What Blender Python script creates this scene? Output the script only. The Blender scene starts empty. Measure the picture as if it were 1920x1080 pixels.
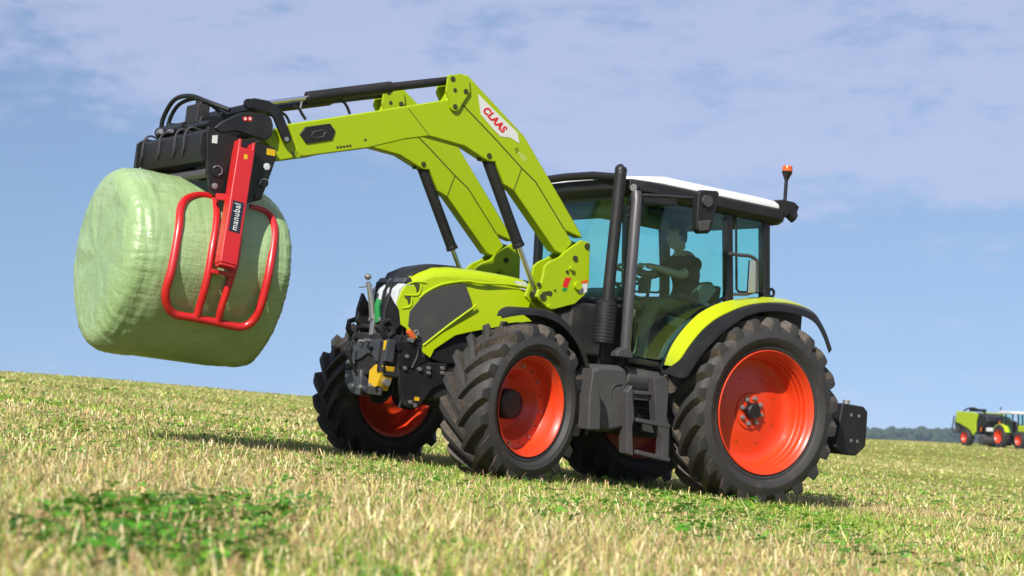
import bpy, bmesh, math, random
import numpy as np
from mathutils import Matrix, Vector
random.seed(7); RNG = np.random.default_rng(11)
scene = bpy.context.scene
COL = scene.collection
R = math.radians

# ------------------------------------------------------------------ camera
# world: X right, Y away from the camera, Z up; the tractor stands on a hillside at the origin
CAM = Vector((-1.6543, -15.8048, 0.5270))
cam_d = bpy.data.cameras.new('camera'); cam = bpy.data.objects.new('camera', cam_d); COL.objects.link(cam)
cam.location = CAM; cam.rotation_euler = (R(90 + 4.908), 0, 0)
cam_d.sensor_width = 36; cam_d.lens = 60.04; cam_d.clip_start = 0.1; cam_d.clip_end = 9000
cam_d.dof.use_dof = True; cam_d.dof.focus_distance = 14.3; cam_d.dof.aperture_fstop = 3.2
scene.camera = cam
# tractor frame: x forward, y to its left, z up, standing square on the slope
TM = Matrix(((-0.836654, 0.535723, 0.114061), (-0.540307, -0.841391, -0.011369), (0.089879, -0.07114, 0.993409))).to_4x4()
PLANE = (-0.11482, 0.01144)          # the slope under the tractor: z = a X + b Y

# ------------------------------------------------------------------ sun and sky
SUN = (TM.to_3x3() @ Vector((1.42, 1.0, 1.32))).normalized()
sun_d = bpy.data.lights.new('sun', 'SUN'); sun = bpy.data.objects.new('sun', sun_d); COL.objects.link(sun)
sun_d.energy = 5.0; sun_d.angle = R(0.55); sun_d.color = (1.0, 0.955, 0.88)
sun.rotation_euler = SUN.to_track_quat('Z', 'Y').to_euler(); sun.location = (0, 0, 30)
world = bpy.data.worlds.new('World'); scene.world = world; world.use_nodes = True
wn = world.node_tree.nodes; wl = world.node_tree.links; wn.clear()
out = wn.new('ShaderNodeOutputWorld'); bg = wn.new('ShaderNodeBackground'); bg.inputs['Strength'].default_value = 0.074
sky = wn.new('ShaderNodeTexSky'); sky.sky_type = 'NISHITA'; sky.sun_disc = False
sky.sun_elevation = math.asin(SUN.z); sky.sun_rotation = math.atan2(SUN.x, SUN.y)
sky.altitude = 200; sky.air_density = 1.0; sky.dust_density = 0.35; sky.ozone_density = 2.2
# the band of air just above the horizon is evened out, as on a dry summer noon
SKY_LIFT, SKY_GAIN = 0.16, 0.55
# thin veils of cloud: noise over direction
tc = wn.new('ShaderNodeTexCoord'); sep = wn.new('ShaderNodeSeparateXYZ'); wl.new(tc.outputs['Generated'], sep.inputs[0])
def wmath(op, a, b=None, c=None):
    n = wn.new('ShaderNodeMath'); n.operation = op
    for i, v in enumerate((a, b, c)):
        if v is None: continue
        if isinstance(v, (int, float)): n.inputs[i].default_value = v
        else: wl.new(v, n.inputs[i])
    return n.outputs[0]
def wramp(v, lo, hi):
    n = wn.new('ShaderNodeMapRange'); n.interpolation_type = 'SMOOTHSTEP'
    wl.new(v, n.inputs[0]); n.inputs[1].default_value = lo; n.inputs[2].default_value = hi
    return n.outputs[0]
def wnoise(scale_xyz, detail, rough, dist=0.0, loc=(0, 0, 0), sc=1.0):
    m = wn.new('ShaderNodeMapping'); m.inputs['Scale'].default_value = scale_xyz; m.inputs['Location'].default_value = loc
    wl.new(tc.outputs['Generated'], m.inputs[0])
    n = wn.new('ShaderNodeTexNoise'); n.inputs['Scale'].default_value = sc; n.inputs['Detail'].default_value = detail
    n.inputs['Roughness'].default_value = rough; n.inputs['Distortion'].default_value = dist
    wl.new(m.outputs[0], n.inputs[0]); return n.outputs[0]
cmb = wn.new('ShaderNodeCombineXYZ'); wl.new(sep.outputs[0], cmb.inputs[0]); wl.new(sep.outputs[1], cmb.inputs[1])
wl.new(wmath('MULTIPLY_ADD', wmath('MAXIMUM', sep.outputs[2], 0.0), SKY_GAIN, SKY_LIFT), cmb.inputs[2])
vn = wn.new('ShaderNodeVectorMath'); vn.operation = 'NORMALIZE'; wl.new(cmb.outputs[0], vn.inputs[0]); wl.new(vn.outputs[0], sky.inputs['Vector'])
big = wnoise((2.6, 2.6, 9.0), 3, 0.5, 0.2, (1.3, 0.2, 0.35))
mid = wnoise((9, 9, 30), 6, 0.62, 0.3, (4.1, 2.2, 1.7))
fine = wnoise((26, 26, 62), 5, 0.6, 0.1, (0.3, 7.2, 3.1))
elev = wramp(wmath('MULTIPLY_ADD', sep.outputs[0], 0.11, sep.outputs[2]), 0.105, 0.19)      # the edge of the cloud sheet runs aslant
dens = wmath('ADD', wmath('MULTIPLY', big, 0.48), wmath('ADD', wmath('MULTIPLY', mid, 0.38), wmath('MULTIPLY', fine, 0.30)))
dens = wmath('ADD', dens, wmath('MULTIPLY', elev, 0.16))
mask = wramp(dens, 0.60, 0.765)
mask = wmath('MULTIPLY', mask, 0.58)
tint = wn.new('ShaderNodeMix'); tint.data_type = 'RGBA'; tint.blend_type = 'MULTIPLY'; tint.inputs[0].default_value = 1.0
wl.new(sky.outputs[0], tint.inputs[6]); tint.inputs[7].default_value = (1.0, 0.965, 0.985, 1)
mixc = wn.new('ShaderNodeMix'); mixc.data_type = 'RGBA'
wl.new(mask, mixc.inputs[0]); wl.new(tint.outputs[2], mixc.inputs[6]); mixc.inputs[7].default_value = (4.9, 5.2, 7.1, 1)
wl.new(mixc.outputs[2], bg.inputs[0]); wl.new(bg.outputs[0], out.inputs[0])

scene.view_settings.view_transform = 'Standard'; scene.view_settings.look = 'None'
scene.view_settings.exposure = 0.72; scene.view_settings.gamma = 1.0
scene.render.engine = 'CYCLES'
scene.cycles.use_denoising = True; scene.cycles.max_bounces = 8; scene.cycles.transparent_max_bounces = 12
scene.cycles.volume_bounces = 0; scene.cycles.sample_clamp_indirect = 6.0

# ------------------------------------------------------------------ materials
def nodes(name):
    m = bpy.data.materials.new(name); m.use_nodes = True
    nt = m.node_tree; b = nt.nodes['Principled BSDF']; return m, nt, b
def lk(nt, a, b): nt.links.new(a, b)
def noise(nt, scale, detail=4, rough=0.55, vec=None, coord='Object'):
    n = nt.nodes.new('ShaderNodeTexNoise'); n.inputs['Scale'].default_value = scale
    n.inputs['Detail'].default_value = detail; n.inputs['Roughness'].default_value = rough
    if vec is None:
        t = nt.nodes.new('ShaderNodeTexCoord'); vec = t.outputs[coord]
    lk(nt, vec, n.inputs['Vector']); return n.outputs[0]
def ramp(nt, v, lo, hi):
    n = nt.nodes.new('ShaderNodeMapRange'); n.interpolation_type = 'SMOOTHSTEP'
    lk(nt, v, n.inputs[0]); n.inputs[1].default_value = lo; n.inputs[2].default_value = hi; return n.outputs[0]
def mix(nt, f, a, b, blend='MIX'):
    n = nt.nodes.new('ShaderNodeMix'); n.data_type = 'RGBA'; n.blend_type = blend
    for s, v in ((0, f), (6, a), (7, b)):
        if isinstance(v, (int, float)): n.inputs[s].default_value = v
        elif isinstance(v, tuple): n.inputs[s].default_value = (*v, 1)
        else: lk(nt, v, n.inputs[s])
    return n.outputs[2]
def bump(nt, b, h, strength=0.3, dist=0.01):
    n = nt.nodes.new('ShaderNodeBump'); n.inputs['Strength'].default_value = strength; n.inputs['Distance'].default_value = dist
    lk(nt, h, n.inputs['Height']); lk(nt, n.outputs[0], b.inputs['Normal'])
def paint(name, col, rough=0.35, metal=0.0, coat=0.0, dust=0.15, dustcol=(0.20, 0.165, 0.11), dscale=6.0, bmp=0.0, bscale=200, spec=0.5):
    m, nt, b = nodes(name)
    b.inputs['Metallic'].default_value = metal
    b.inputs['Coat Weight'].default_value = coat; b.inputs['Coat Roughness'].default_value = 0.12
    b.inputs['Specular IOR Level'].default_value = spec
    n1 = noise(nt, dscale, 6, 0.65); f = ramp(nt, n1, 0.45, 0.85)
    mm = nt.nodes.new('ShaderNodeMath'); mm.operation = 'MULTIPLY'; lk(nt, f, mm.inputs[0]); mm.inputs[1].default_value = dust
    lk(nt, mix(nt, mm.outputs[0], col, dustcol), b.inputs['Base Color'])
    r = nt.nodes.new('ShaderNodeMapRange'); lk(nt, n1, r.inputs[0]); r.inputs[3].default_value = max(0.05, rough - 0.08); r.inputs[4].default_value = min(1, rough + 0.18)
    lk(nt, r.outputs[0], b.inputs['Roughness'])
    if bmp: bump(nt, b, noise(nt, bscale, 3), bmp, 0.002)
    return m
M = {}
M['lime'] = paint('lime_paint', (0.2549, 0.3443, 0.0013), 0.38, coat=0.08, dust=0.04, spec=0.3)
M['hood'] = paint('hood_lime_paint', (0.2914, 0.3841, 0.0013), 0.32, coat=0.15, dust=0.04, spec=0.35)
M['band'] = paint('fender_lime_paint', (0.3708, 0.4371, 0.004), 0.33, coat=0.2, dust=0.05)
M['orange'] = paint('rim_orange_paint', (0.5298, 0.0331, 0.004), 0.36, coat=0.15, dust=0.05)
M['black'] = paint('black_steel', (0.005, 0.005, 0.0059), 0.40, dust=0.05, bmp=0.05)
M['plastic'] = paint('black_plastic', (0.0073, 0.0071, 0.0079), 0.48, dust=0.06, spec=0.4, bmp=0.15, bscale=400)
M['grey'] = paint('grey_plastic', (0.0397, 0.0378, 0.0378), 0.5, dust=0.15, bmp=0.12, bscale=400)
M['chassis'] = paint('dark_chassis', (0.0066, 0.0066, 0.0073), 0.6, dust=0.15)
M['steel'] = paint('bare_steel', (0.34, 0.34, 0.34), 0.38, metal=0.8, dust=0.15)
M['chrome'] = paint('chrome_rod', (0.75, 0.75, 0.76), 0.12, metal=1.0, dust=0.0)
M['tube'] = paint('pillar_grey', (0.041, 0.0384, 0.0417), 0.40, dust=0.1)
M['red'] = paint('red_paint', (0.4106, 0.0079, 0.0093), 0.32, coat=0.2, dust=0.05)
M['white'] = paint('white_roof', (0.5298, 0.5298, 0.5165), 0.4, dust=0.06)
M['decal'] = paint('decal_white', (0.4768, 0.4834, 0.4768), 0.45, dust=0.03)
M['redtext'] = paint('decal_red', (0.4635, 0.0099, 0.0079), 0.45, dust=0.0)
M['dkgreen'] = paint('decal_dark_green', (0.0464, 0.0662, 0), 0.45, dust=0.0)
M['pale'] = paint('decal_pale', (0.4503, 0.49, 0.1987), 0.45, dust=0.0)
M['navyplate'] = paint('decal_navy', (0.0079, 0.0132, 0.0232), 0.4, dust=0.0)
M['yellow'] = paint('yellow_guard', (0.4966, 0.3046, 0.0027), 0.4, dust=0.1)
M['blue'] = paint('blue_grey_steel', (0.0298, 0.0331, 0.041), 0.4, dust=0.15)
M['amber'] = paint('amber_lens', (0.4768, 0.0795, 0.0066), 0.2, dust=0.0)
M['lamp'] = paint('lamp_lens', (0.4371, 0.4569, 0.4834), 0.12, dust=0.0)
M['orangehook'] = paint('orange_coupler', (0.4966, 0.0795, 0.0132), 0.45, dust=0.15)
M['seat'] = paint('seat_fabric', (0.012, 0.012, 0.0132), 0.9, dust=0.1)
M['seam'] = paint('seam_dark', (0.0199, 0.0265, 0.002), 0.7, dust=0.0)
M['green'] = paint('sticker_green', (0.0066, 0.1854, 0.0397), 0.45, dust=0.0)
M['trim'] = paint('cab_trim', (0.0331, 0.0364, 0.0364), 0.6, dust=0.05)
M['liner'] = paint('cab_headliner', (0.106, 0.106, 0.1092), 0.8, dust=0.05)
def m_rubber(name, dust, base=(0.014, 0.013, 0.0125)):
    m, nt, b = nodes(name)
    n1 = noise(nt, 9, 7, 0.7); n2 = noise(nt, 55, 4, 0.6)
    f = ramp(nt, n1, 0.62 - dust * 0.5, 0.80); g = nt.nodes.new('ShaderNodeMath'); g.operation = 'MULTIPLY'
    lk(nt, f, g.inputs[0]); lk(nt, ramp(nt, n2, 0.3, 0.7), g.inputs[1])
    c = mix(nt, g.outputs[0], base, (0.115, 0.082, 0.05))
    lk(nt, c, b.inputs['Base Color']); b.inputs['Roughness'].default_value = 0.68
    bump(nt, b, n2, 0.25, 0.004); return m
M['rubber'] = m_rubber('tyre_rubber', 0.20, (0.020, 0.0188, 0.018))
M['rubber_dusty'] = m_rubber('dusty_lug_rubber', 0.85, (0.019, 0.016, 0.014))
def m_mesh():
    m, nt, b = nodes('perforated_black_mesh')
    t = nt.nodes.new('ShaderNodeTexCoord'); v = nt.nodes.new('ShaderNodeTexVoronoi'); v.inputs['Scale'].default_value = 210
    lk(nt, t.outputs['Object'], v.inputs['Vector'])
    f = ramp(nt, v.outputs['Distance'], 0.25, 0.45)
    n1 = noise(nt, 4, 5, 0.6)
    c = mix(nt, f, (0.014, 0.014, 0.014), (0.030, 0.029, 0.028)); c = mix(nt, ramp(nt, n1, 0.5, 0.9), c, (0.045, 0.04, 0.034))
    lk(nt, c, b.inputs['Base Color']); b.inputs['Roughness'].default_value = 0.6
    bump(nt, b, v.outputs['Distance'], 0.5, 0.004); return m
M['mesh'] = m_mesh()
def m_glass(name, tintc, refl=1.0):
    m = bpy.data.materials.new(name); m.use_nodes = True; nt = m.node_tree; nt.nodes.clear()
    o = nt.nodes.new('ShaderNodeOutputMaterial'); tr = nt.nodes.new('ShaderNodeBsdfTransparent'); gl = nt.nodes.new('ShaderNodeBsdfGlossy')
    tr.inputs[0].default_value = (*tintc, 1); gl.inputs['Roughness'].default_value = 0.02
    lw = nt.nodes.new('ShaderNodeLayerWeight'); lw.inputs[0].default_value = 0.5      # Schlick reflection, alike on both faces of the pane
    pw = nt.nodes.new('ShaderNodeMath'); pw.operation = 'POWER'; lk(nt, lw.outputs['Facing'], pw.inputs[0]); pw.inputs[1].default_value = 5
    mm = nt.nodes.new('ShaderNodeMath'); mm.operation = 'MULTIPLY_ADD'; lk(nt, pw.outputs[0], mm.inputs[0]); mm.inputs[1].default_value = 0.95 * refl; mm.inputs[2].default_value = 0.035 * refl
    mx = nt.nodes.new('ShaderNodeMixShader'); lk(nt, mm.outputs[0], mx.inputs[0]); lk(nt, gl.outputs[0], mx.inputs[2])
    df = nt.nodes.new('ShaderNodeBsdfDiffuse'); df.inputs[0].default_value = (0.5, 0.5, 0.46, 1); dm = nt.nodes.new('ShaderNodeMixShader')
    dn = nt.nodes.new('ShaderNodeMath'); dn.operation = 'MULTIPLY'; lk(nt, ramp(nt, noise(nt, 2.5, 6, 0.7), 0.35, 0.85), dn.inputs[0]); dn.inputs[1].default_value = 0.018
    lk(nt, dn.outputs[0], dm.inputs[0]); lk(nt, tr.outputs[0], dm.inputs[1]); lk(nt, df.outputs[0], dm.inputs[2]); lk(nt, dm.outputs[0], mx.inputs[1])
    lk(nt, mx.outputs[0], o.inputs[0]); return m
M['glass'] = m_glass('tinted_glass', (0.80, 1.0, 0.955), 1.0)
M['mirrorglass'] = paint('mirror_glass', (0.8, 0.82, 0.84), 0.04, metal=1.0, dust=0.0)
M['skin'] = paint('skin', (0.516, 0.3096, 0.2236), 0.5, dust=0.0)
M['hair'] = paint('hair', (0.0132, 0.0086, 0.0059), 0.6, dust=0.0)
M['navy'] = paint('navy_shirt', (0.0079, 0.0106, 0.0199), 0.85, dust=0.05)
M['khaki'] = paint('khaki_cloth', (0.2384, 0.1788, 0.0861), 0.85, dust=0.1)
M['eye'] = paint('eye_dark', (0.0066, 0.0053, 0.004), 0.3, dust=0.0)

# ------------------------------------------------------------------ geometry helpers
class G:
    def __init__(s): s.v = []; s.f = []; s.mi = []
    def add(s, v, f, mi=0):
        n = len(s.v); s.v += [tuple(p) for p in v]; s.f += [tuple(i + n for i in q) for q in f]; s.mi += [mi] * len(f); return s
    def box(s, x0, x1, y0, y1, z0, z1, mi=0):
        v = [(x, y, z) for x in (x0, x1) for y in (y0, y1) for z in (z0, z1)]
        return s.add(v, [(0, 1, 3, 2), (4, 6, 7, 5), (0, 4, 5, 1), (2, 3, 7, 6), (0, 2, 6, 4), (1, 5, 7, 3)], mi)
    def obox(s, p0, p1, w, h, side=(0, 1, 0), w1=None, h1=None, mi=0):
        p0 = Vector(p0); p1 = Vector(p1); d = (p1 - p0).normalized(); a = Vector(side); a = (a - d * a.dot(d)).normalized(); b = d.cross(a)
        v = []
        for p, ww, hh in ((p0, w, h), (p1, w1 or w, h1 or h)):
            for sa, sb in ((-1, -1), (1, -1), (1, 1), (-1, 1)): v.append(p + a * sa * ww / 2 + b * sb * hh / 2)
        return s.add(v, [(0, 3, 2, 1), (4, 5, 6, 7), (0, 1, 5, 4), (1, 2, 6, 5), (2, 3, 7, 6), (3, 0, 4, 7)], mi)
    def prism(s, poly, y0, y1, mi=0, axis='y'):
        n = len(poly); v = []
        for y in (y0, y1):
            for a, b in poly: v.append((a, y, b) if axis == 'y' else (y, a, b) if axis == 'x' else (a, b, y))
        f = [tuple(range(n)), tuple(range(2 * n - 1, n - 1, -1))] + [(i, i + n, (i + 1) % n + n, (i + 1) % n) for i in range(n)]
        return s.add(v, f, mi)
    def tube(s, pts, r, n=10, mi=0, closed=False):
        pts = [Vector(p) for p in pts]; N = len(pts); rr = r if isinstance(r, (list, tuple)) else [r] * N
        v = []; up = None
        for i, p in enumerate(pts):
            if closed: d = (pts[(i + 1) % N] - pts[i - 1]).normalized()
            else: d = (pts[min(i + 1, N - 1)] - pts[max(i - 1, 0)]).normalized()
            if up is None: up = d.orthogonal().normalized()
            up = (up - d * up.dot(d)).normalized(); b = d.cross(up)
            for k in range(n):
                a = 2 * math.pi * k / n; v.append(p + (up * math.cos(a) + b * math.sin(a)) * rr[i])
        f = []
        for i in range(N if closed else N - 1):
            j = (i + 1) % N
            for k in range(n): f.append((i * n + k, i * n + (k + 1) % n, j * n + (k + 1) % n, j * n + k))
        if not closed: f += [tuple(range(n - 1, -1, -1)), tuple((N - 1) * n + k for k in range(n))]
        return s.add(v, f, mi)
    def lathe(s, prof, o=(0, 0, 0), axis=(0, 1, 0), n=32, mi=0, a0=0, a1=2 * math.pi, mis=None):
        o = Vector(o); d = Vector(axis).normalized(); e = Vector((0, 0, 1)) if abs(d.z) < 0.9 else Vector((1, 0, 0)); e = (e - d * e.dot(d)).normalized(); g = d.cross(e)
        full = abs(a1 - a0 - 2 * math.pi) < 1e-6; K = n if full else n + 1; v = []; L = len(prof)
        for h, r in prof:
            for k in range(K):
                a = a0 + (a1 - a0) * k / n; v.append(o + d * h + (e * math.cos(a) + g * math.sin(a)) * r)
        f = []; ms = []
        for i in range(L - 1):
            for k in range(n):
                k2 = (k + 1) % K; f.append((i * K + k, i * K + k2, (i + 1) * K + k2, (i + 1) * K + k)); ms.append(mis[i] if mis else mi)
        nn = len(s.f); s.add(v, f, mi); s.mi[nn:] = ms; return s
    def disc(s, c, axis, r, h, n=16, mi=0):      # a short closed cylinder standing on c
        return s.lathe([(0, 1e-4), (0, r), (h, r), (h, 1e-4)], c, axis, n, mi)
    def loft(s, loops, closed=True, caps=True, mi=0):
        n = len(loops[0]); v = [p for l in loops for p in l]; f = []
        for i in range(len(loops) - 1):
            for k in range(n if closed else n - 1):
                k2 = (k + 1) % n; f.append((i * n + k, i * n + k2, (i + 1) * n + k2, (i + 1) * n + k))
        if caps and closed: f += [tuple(range(n - 1, -1, -1)), tuple((len(loops) - 1) * n + k for k in range(n))]
        return s.add(v, f, mi)
def spline(pts, n=6, closed=False):
    P = [Vector(p) for p in pts]; N = len(P); o = []
    for i in range(N if closed else N - 1):
        p0, p1, p2, p3 = (P[(i - 1) % N] if closed or i > 0 else P[0] * 2 - P[1]), P[i], P[(i + 1) % N], (P[(i + 2) % N] if closed or i + 2 < N else P[-1] * 2 - P[-2])
        for k in range(n):
            t = k / n; o.append(0.5 * ((2 * p1) + (p2 - p0) * t + (2 * p0 - 5 * p1 + 4 * p2 - p3) * t * t + (3 * p1 - p0 - 3 * p2 + p3) * t ** 3))
    if not closed: o.append(P[-1])
    return o
BASE = {}
def mesh_of(name, g, mats, smooth=True, angle=35, recalc=True, off=(0, 0, 0)):
    me = bpy.data.meshes.new(name); ox, oy, oz = off
    me.from_pydata([(x - ox, y - oy, z - oz) for x, y, z in g.v], [], g.f)
    for m in (mats if isinstance(mats, (list, tuple)) else [mats]): me.materials.append(M[m] if isinstance(m, str) else m)
    me.polygons.foreach_set('material_index', g.mi)
    if recalc:
        bm = bmesh.new(); bm.from_mesh(me); bmesh.ops.remove_doubles(bm, verts=bm.verts, dist=1e-5)
        bmesh.ops.recalc_face_normals(bm, faces=bm.faces); bm.to_mesh(me); bm.free()
    if smooth:
        me.polygons.foreach_set('use_smooth', [True] * len(me.polygons)); me.set_sharp_from_angle(angle=R(angle))
    me.update(); return me
def tag(o, label=None, cat=None, group=None, kind=None):
    if label: o['label'] = label
    if cat: o['category'] = cat
    if group: o['group'] = group
    if kind: o['kind'] = kind
    return o
def thing(name, label, cat, base, group=None, mat=None):
    o = bpy.data.objects.new(name, None); COL.objects.link(o); o.empty_display_size = 0.2
    o.matrix_basis = (TM if mat is None else mat) @ Matrix.Translation(base); BASE[o.name] = base
    return tag(o, label, cat, group)
def part(name, g, mats, parent, bevel=0.0, seg=2, smooth=True, angle=35, label=None, recalc=True, local=None):
    off = BASE[parent.name]
    me = mesh_of(name, g, mats, smooth, angle, recalc, off); o = bpy.data.objects.new(name, me); COL.objects.link(o)
    o.parent = parent; BASE[o.name] = off
    if local is not None: o.matrix_basis = local
    if bevel:
        b = o.modifiers.new('bevel', 'BEVEL'); b.width = bevel; b.segments = seg; b.limit_method = 'ANGLE'; b.angle_limit = R(32); b.harden_normals = True
    if label: o['label'] = label
    return o
def copy_of(o, parent=None, local=None, sub=True, skip=('badge', 'lettering', 'round_sticker', 'sticker', 'name_plate')):
    c = o.copy(); COL.objects.link(c); c.parent = parent or o.parent; BASE[c.name] = BASE[o.name]
    if local is not None: c.matrix_basis = local
    if sub:
        for ch in list(o.children):
            if ch.name.startswith(skip): continue
            k = copy_of(ch, c)
            k.matrix_basis = ch.matrix_basis.copy()
    return c
MIRY = Matrix.Scale(-1, 4, (0, 1, 0))
def mirror(o): return copy_of(o, local=MIRY @ o.matrix_basis)
def text_part(name, body, mat, parent, origin, xdir, ydir, size, width=None, shear=0.0, bold=0.0, depth=0.0015):
    cu = bpy.data.curves.new(name, 'FONT'); cu.body = body; cu.size = size; cu.extrude = depth; cu.offset = bold; cu.shear = shear; cu.space_character = 1.12
    tmp = bpy.data.objects.new('tmp', cu); COL.objects.link(tmp); bpy.context.view_layer.update()
    me = bpy.data.meshes.new_from_object(tmp.evaluated_get(bpy.context.evaluated_depsgraph_get())); me.name = name
    bpy.data.objects.remove(tmp); bpy.data.curves.remove(cu)
    me.materials.clear(); me.materials.append(M[mat])
    if width:
        xs = [v.co.x for v in me.vertices]; k = width / (max(xs) - min(xs))
        for v in me.vertices: v.co.x = (v.co.x - min(xs)) * k
    X = Vector(xdir).normalized(); Y = Vector(ydir); Y = (Y - X * Y.dot(X)).normalized(); Z = X.cross(Y); b = BASE[parent.name]
    O = Vector(origin) - Vector(b)
    for v in me.vertices: v.co = O + X * v.co.x + Y * v.co.y + Z * v.co.z
    o = bpy.data.objects.new(name, me); COL.objects.link(o); o.parent = parent; BASE[o.name] = b
    return o

# ------------------------------------------------------------------ the hillside
CX, CY, CZ = CAM
def sstep(t): t = np.clip(t, 0, 1); return t * t * (3 - 2 * t)
def ground_z(X, Y):
    X = np.asarray(X, float); Y = np.asarray(Y, float)
    dx = X - CX; dy = Y - CY; r = np.hypot(dx, dy) + 1e-9; th = np.arctan2(dx, dy)
    u = np.tan(np.clip(th, -0.52, 0.52)); fade = sstep((np.cos(th) + 0.2) / 0.7)
    m = 0.01144 - 0.11482 * u
    mt = np.interp(u, [-0.6, -0.3, -0.1155, 0, 0.209, 0.30, 0.6], [0.060, 0.0369, 0.0228, 0.0140, -0.0026, -0.0064, -0.014])
    yc = 90 + 190 * sstep((u + 0.05) / 0.35)
    s = sstep((r - 18) / 90.0)
    rr = np.minimum(r, yc)
    def rel(q): return PLANE[0] * (CX + dx / r * q) + PLANE[1] * (CY + dy / r * q) + q * np.cos(np.clip(th, -0.52, 0.52)) * (mt + 0.518 / yc - m) * sstep((q - 18) / 90.0) * fade
    z = rel(rr)
    over = np.maximum(r - yc, 0)
    z = z + over * (mt - 0.012) - 0.00012 * np.minimum(over, 200) ** 2
    far = sstep((r - 420) / 500.0)
    z = z * (1 - far) - 14.0 * far
    # low swells that keep the field from being a sheet of glass
    z = z + sstep((r - 22) / 30) * (0.03 * np.sin(X * 0.31 + Y * 0.12) + 0.04 * np.sin(Y * 0.23 - X * 0.07 + 1.3)) * (1 - far)
    return z
def field_material():
    m, nt, b = nodes('mown_field')
    t = nt.nodes.new('ShaderNodeTexCoord'); pos = t.outputs['Object']
    mp = nt.nodes.new('ShaderNodeMapping'); lk(nt, pos, mp.inputs[0]); mp.inputs['Rotation'].default_value = (0, 0, R(8)); mp.inputs['Scale'].default_value = (0.035, 0.40, 1)
    band = noise(nt, 1.0, 4, 0.55, mp.outputs[0])
    n1 = noise(nt, 0.55, 6, 0.65, pos); n2 = noise(nt, 5, 6, 0.7, pos); n3 = noise(nt, 38, 4, 0.7, pos)
    c = mix(nt, ramp(nt, n2, 0.3, 0.72), (0.2389, 0.2124, 0.0498), (0.1692, 0.1891, 0.0266))
    c = mix(nt, ramp(nt, band, 0.42, 0.66), c, (0.3186, 0.2788, 0.0863))
    c = mix(nt, ramp(nt, n1, 0.48, 0.70), c, (0.1162, 0.156, 0.0266))
    c = mix(nt, ramp(nt, n3, 0.60, 0.80), c, (0.0577, 0.0548, 0.0202))
    lk(nt, c, b.inputs['Base Color']); b.inputs['Roughness'].default_value = 0.95; b.inputs['Specular IOR Level'].default_value = 0.1
    ad = nt.nodes.new('ShaderNodeMath'); ad.operation = 'ADD'; lk(nt, n3, ad.inputs[0]); lk(nt, n2, ad.inputs[1])
    bump(nt, b, ad.outputs[0], 0.9, 0.06); return m
M['field'] = field_material()
def build_ground():
    fw = np.linspace(-0.55, 0.55, 150); sd = np.linspace(0.55, 2 * math.pi - 0.55, 50)[1:-1]
    th = np.concatenate([fw, sd]); K = len(th)
    rr = np.concatenate([[0.0], np.geomspace(1.5, 18, 30), np.geomspace(18.6, 420, 110), np.geomspace(445, 6000, 26)])
    TH, RR = np.meshgrid(th, rr); X = CX + RR * np.sin(TH); Y = CY + RR * np.cos(TH); Z = ground_z(X, Y)
    v = np.stack([X, Y, Z], -1).reshape(-1, 3); g = G(); L = len(rr)
    g.v = [tuple(p) for p in v]
    g.f = [(i * K + k, i * K + (k + 1) % K, (i + 1) * K + (k + 1) % K, (i + 1) * K + k) for i in range(L - 1) for k in range(K)]
    g.mi = [0] * len(g.f)
    me = mesh_of('field', g, 'field', True, 80, True)
    if me.polygons[K * 5].normal.z < 0: me.flip_normals()
    o = bpy.data.objects.new('field', me); COL.objects.link(o); tag(o, 'mown hillside field of straw stubble and green regrowth', 'field', None, 'structure')
    return o
build_ground()

# ------------------------------------------------------------------ the far wood
def m_foliage(name, a, b_):
    m, nt, b = nodes(name)
    n1 = noise(nt, 0.09, 5, 0.6); n2 = noise(nt, 0.6, 4, 0.6)
    c = mix(nt, ramp(nt, n1, 0.35, 0.65), a, b_); c = mix(nt, ramp(nt, n2, 0.5, 0.8), c, tuple(x * 0.45 for x in a))
    lk(nt, c, b.inputs['Base Color']); b.inputs['Roughness'].default_value = 0.9; b.inputs['Specular IOR Level'].default_value = 0.1
    return m
M['wood'] = m_foliage('far_foliage', (0.016, 0.030, 0.012), (0.028, 0.044, 0.014))
def build_wood():
    bm = bmesh.new(); bmesh.ops.create_icosphere(bm, subdivisions=2, radius=1.0)
    sv = np.array([v.co[:] for v in bm.verts]); sf = np.array([[v.index for v in f.verts] for f in bm.faces]); bm.free()
    V = []; F = []; n = 0
    for row in range(4):
        d0 = 1380 + row * 45
        for i in range(300):
            th = -0.12 + 0.62 * (i + RNG.random()) / 300; d = d0 + RNG.normal(0, 12)
            X = CX + d * math.sin(th); Y = CY + d * math.cos(th); zb = float(ground_z(X, Y))
            h = 18.3 + 0.5 * math.sin(th * 21) + 0.5 * math.sin(th * 57 + 1) + RNG.normal(0, 0.7) + row * 0.5
            for k in range(3):
                rad = RNG.uniform(2.4, 4.2); c = np.array([X + RNG.normal(0, 3.5), Y + RNG.normal(0, 3), zb + h - rad * (0.9 + 1.1 * k) + RNG.normal(0, 0.6)])
                p = sv * np.array([rad, rad, rad * 0.85]) * (1 + RNG.normal(0, 0.13, (len(sv), 1))); V.append(p + c); F.append(sf + n); n += len(sv)
    V = np.concatenate(V); F = np.concatenate(F)
    me = bpy.data.meshes.new('wood'); me.vertices.add(len(V)); me.vertices.foreach_set('co', V.ravel())
    me.loops.add(F.size); me.loops.foreach_set('vertex_index', F.ravel().astype(np.int32)); me.polygons.add(len(F))
    me.polygons.foreach_set('loop_start', np.arange(0, F.size, 3, dtype=np.int32)); me.update(calc_edges=True)
    me.materials.append(M['wood']); o = bpy.data.objects.new('far_wood', me); COL.objects.link(o)
    tag(o, 'dark bluish belt of woodland along the skyline beyond the field', 'woodland', None, 'stuff')
build_wood()

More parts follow.
